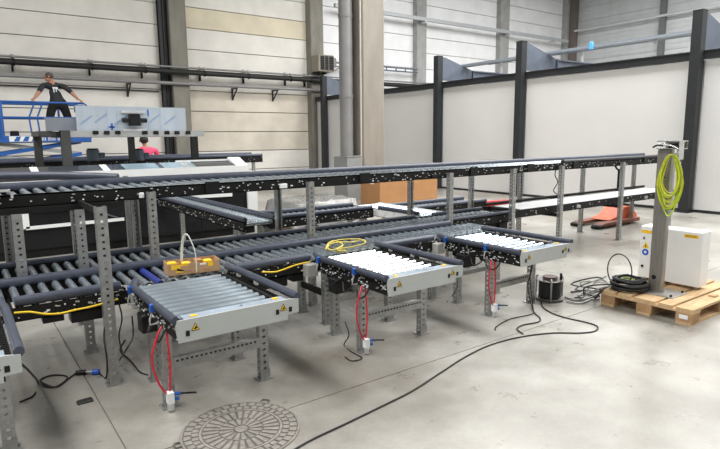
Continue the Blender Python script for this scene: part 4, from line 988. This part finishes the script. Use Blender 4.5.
# ================================================================== PEOPLE
def person(name, label, base, J, bones, mats, root, sub=1, extra=None):
    names = list(J); idx = {n: i for i, n in enumerate(names)}
    me = bpy.data.meshes.new('skeleton'); me.from_pydata([J[n][0] for n in names], [(idx[a], idx[b]) for a, b, _ in bones], [])
    o = bpy.data.objects.new('skeleton', me); COL.objects.link(o)
    sk = o.modifiers.new('skin', 'SKIN'); sk.use_smooth_shade = True; sk.branch_smoothing = .6
    for i, n in enumerate(names):
        v = me.skin_vertices[0].data[i]; r = J[n][1]; v.radius = r if isinstance(r, tuple) else (r, r); v.use_root = (n == root)
    ss = o.modifiers.new('sub', 'SUBSURF'); ss.levels = 2; ss.render_levels = 2
    dg = bpy.context.evaluated_depsgraph_get(); ev = o.evaluated_get(dg); out = bpy.data.meshes.new_from_object(ev)
    bpy.data.objects.remove(o)
    out.materials.clear()
    for M in mats: out.materials.append(M)
    segs = [(Vector(J[a][0]), Vector(J[b][0]), k) for a, b, k in bones]
    for p in out.polygons:
        c = p.center; best = 1e9
        for a, b, k in segs:
            ab = b-a; tt = max(0, min(1, (c-a).dot(ab)/ab.length_squared)); dd = (a+ab*tt-c).length
            if dd < best: best = dd; mi = k
        p.material_index = mi; p.use_smooth = True
    T = thing(name, label, 'person', base)
    b = bpy.data.objects.new('body', out); COL.objects.link(b); b.parent = T
    return T
def hand_bones(J, B, side, wrist, palm_dir, finger_dir, k, L=.085):
    w = Vector(wrist); pd = Vector(palm_dir).normalized(); fd = Vector(finger_dir).normalized(); sd = pd.cross(fd).normalized()
    J['palm'+side] = (tuple(w+fd*.05), (.034, .018)); B.append(('wrist'+side, 'palm'+side, k))
    for i, o in enumerate((-.028, -.010, .010, .028)):
        ln = (.07, .085, .08, .062)[i]; a = w+fd*.085+sd*o; b_ = a+fd*ln*.5+pd*.01; c_ = b_+fd*ln*.3+pd*.03
        for n, q in (('a', a), ('b', b_), ('c', c_)): J['f%s%d%s' % (side, i, n)] = (tuple(q), .009)
        B += [('palm'+side, 'f%s%da' % (side, i), k), ('f%s%da' % (side, i), 'f%s%db' % (side, i), k), ('f%s%db' % (side, i), 'f%s%dc' % (side, i), k)]
    a = w+fd*.03+sd*.045; b_ = a+fd*.035+sd*.025+pd*.015
    J['t%sa' % side] = (tuple(a), .011); J['t%sb' % side] = (tuple(b_), .009); B += [('palm'+side, 't%sa' % side, k), ('t%sa' % side, 't%sb' % side, k)]
def tr(M, P): return tuple(M @ Vector(P))
# person on the lift, seen from behind, looking left. local: +y away from the camera side, x to the right
bx, by = py(56, 100, 17.62).x, 17.62
J = {'pelvis': ((.03, 0, .93), (.19, .13)), 'waist': ((.02, .01, 1.08), (.185, .125)), 'chest': ((-.01, .03, 1.27), (.225, .14)), 'upper': ((-.03, .04, 1.40), (.19, .12)),
     'neck': ((-.07, .05, 1.50), .065), 'jaw': ((-.115, .06, 1.555), (.066, .07)), 'head': ((-.12, .06, 1.62), (.085, .095)), 'crown': ((-.115, .06, 1.68), (.068, .078)),
     'shoL': ((-.25, .04, 1.40), .080), 'elbL': ((-.36, -.08, 1.19), .055), 'wristL': ((-.47, -.25, 1.03), .036),
     'shoR': ((.21, .03, 1.38), .080), 'elbR': ((.35, -.08, 1.20), .055), 'wristR': ((.45, -.24, 1.03), .036),
     'hipL': ((-.11, 0, .86), .125), 'kneeL': ((-.17, .02, .49), .09), 'ankL': ((-.20, 0, .10), .06), 'toeL': ((-.22, .14, .045), .045),
     'hipR': ((.17, 0, .86), .125), 'kneeR': ((.24, .03, .49), .09), 'ankR': ((.28, 0, .10), .06), 'toeR': ((.30, .14, .045), .045),
     'nose': ((-.225, .08, 1.61), .013), 'chin': ((-.185, .075, 1.535), .024)}
B = [('pelvis', 'waist', 0), ('waist', 'chest', 0), ('chest', 'upper', 0), ('upper', 'neck', 2), ('neck', 'jaw', 2), ('jaw', 'head', 2), ('head', 'crown', 3), ('head', 'nose', 2), ('jaw', 'chin', 2),
     ('upper', 'shoL', 0), ('shoL', 'elbL', 0), ('elbL', 'wristL', 2), ('upper', 'shoR', 0), ('shoR', 'elbR', 0), ('elbR', 'wristR', 2),
     ('pelvis', 'hipL', 1), ('hipL', 'kneeL', 1), ('kneeL', 'ankL', 1), ('ankL', 'toeL', 4), ('pelvis', 'hipR', 1), ('hipR', 'kneeR', 1), ('kneeR', 'ankR', 1), ('ankR', 'toeR', 4)]
hand_bones(J, B, 'L', J['wristL'][0], (0, -.2, -1), (-.4, -.8, -.3), 2); hand_bones(J, B, 'R', J['wristR'][0], (0, -.2, -1), (.3, -.8, -.3), 2)
P1 = person('person', 'person in charcoal T-shirt and black trousers standing on the blue lift', (bx, by, DZ), J, B, [SHIRTK, TROUK, SKIN, HAIRG, RUBBER], 'pelvis')
P1.scale = (1.14, 1.1, 1.03)
def loc(name, mb, M, parent): return part_local(name, mb, M, parent)
hh = MB().sphere((-.090, .045, 1.645), .092, .10, .085, 14, 10); loc('hair', hh, HAIRG, P1)
for s in (-1, 1): loc('ear', MB().sphere((-.115, .06+s*.10, 1.61), .02, .012, .032, 8, 6), SKIN, P1)
for s in (-1, 1): loc('eye', MB().sphere((-.200, .062+s*.032, 1.635), .010, .012, .008, 8, 6), BLACKP, P1)
loc('shirt_print', MB().box(-.07, .05, -.118, -.10, 1.30, 1.335).box(-.05, -.03, -.118, -.10, 1.20, 1.30).box(.0, .02, -.118, -.10, 1.22, 1.30), PRINT, P1)
# person in pink behind the machine, seen from behind
q = py(146, 140, 14.4)
J = {'pelvis': ((0, 0, .92), (.15, .11)), 'waist': ((0, .01, 1.06), (.15, .11)), 'chest': ((.02, .03, 1.24), (.20, .13)), 'upper': ((.02, .04, 1.36), (.17, .11)),
     'neck': ((-.02, .06, 1.45), .06), 'jaw': ((-.03, .07, 1.51), (.07, .075)), 'head': ((-.035, .07, 1.575), (.085, .095)), 'crown': ((-.03, .07, 1.63), (.068, .078)),
     'shoL': ((-.19, .05, 1.35), .075), 'elbL': ((-.24, .16, 1.09), .05), 'wristL': ((-.18, .36, 1.03), .034),
     'shoR': ((.24, .04, 1.33), .08), 'elbR': ((.31, .13, 1.06), .05), 'wristR': ((.25, .34, 1.02), .034),
     'hipL': ((-.10, 0, .87), .105), 'kneeL': ((-.11, .02, .48), .068), 'ankL': ((-.12, 0, .10), .05), 'toeL': ((-.13, .14, .045), .042),
     'hipR': ((.10, 0, .87), .105), 'kneeR': ((.12, .02, .48), .068), 'ankR': ((.13, 0, .10), .05), 'toeR': ((.14, .14, .045), .042), 'nose': ((-.06, .175, 1.565), .012)}
B = [('pelvis', 'waist', 0), ('waist', 'chest', 0), ('chest', 'upper', 0), ('upper', 'neck', 2), ('neck', 'jaw', 2), ('jaw', 'head', 3), ('head', 'crown', 3), ('head', 'nose', 2),
     ('upper', 'shoL', 0), ('shoL', 'elbL', 0), ('elbL', 'wristL', 2), ('upper', 'shoR', 0), ('shoR', 'elbR', 0), ('elbR', 'wristR', 2),
     ('pelvis', 'hipL', 1), ('hipL', 'kneeL', 1), ('kneeL', 'ankL', 1), ('ankL', 'toeL', 4), ('pelvis', 'hipR', 1), ('hipR', 'kneeR', 1), ('kneeR', 'ankR', 1), ('ankR', 'toeR', 4)]
hand_bones(J, B, 'L', J['wristL'][0], (0, .1, -1), (.1, 1, -.1), 2); hand_bones(J, B, 'R', J['wristR'][0], (0, .1, -1), (-.1, 1, -.1), 2)
P2 = person('person', 'person in pink T-shirt with dark hair behind the machines', (q.x, 14.4, 0), J, B, [PINK, DENIM, SKIN, HAIRD, RUBBER], 'pelvis')
loc('hair', MB().sphere((-.035, .055, 1.60), .105, .105, .10, 14, 10), HAIRD, P2)
for s in (-1, 1): loc('ear', MB().sphere((-.035+s*.10, .08, 1.56), .014, .02, .03, 8, 6), SKIN, P2)
for s in (-1, 1): loc('eye', MB().sphere((-.045+s*.03, .16, 1.585), .012, .010, .008, 8, 6), BLACKP, P2)
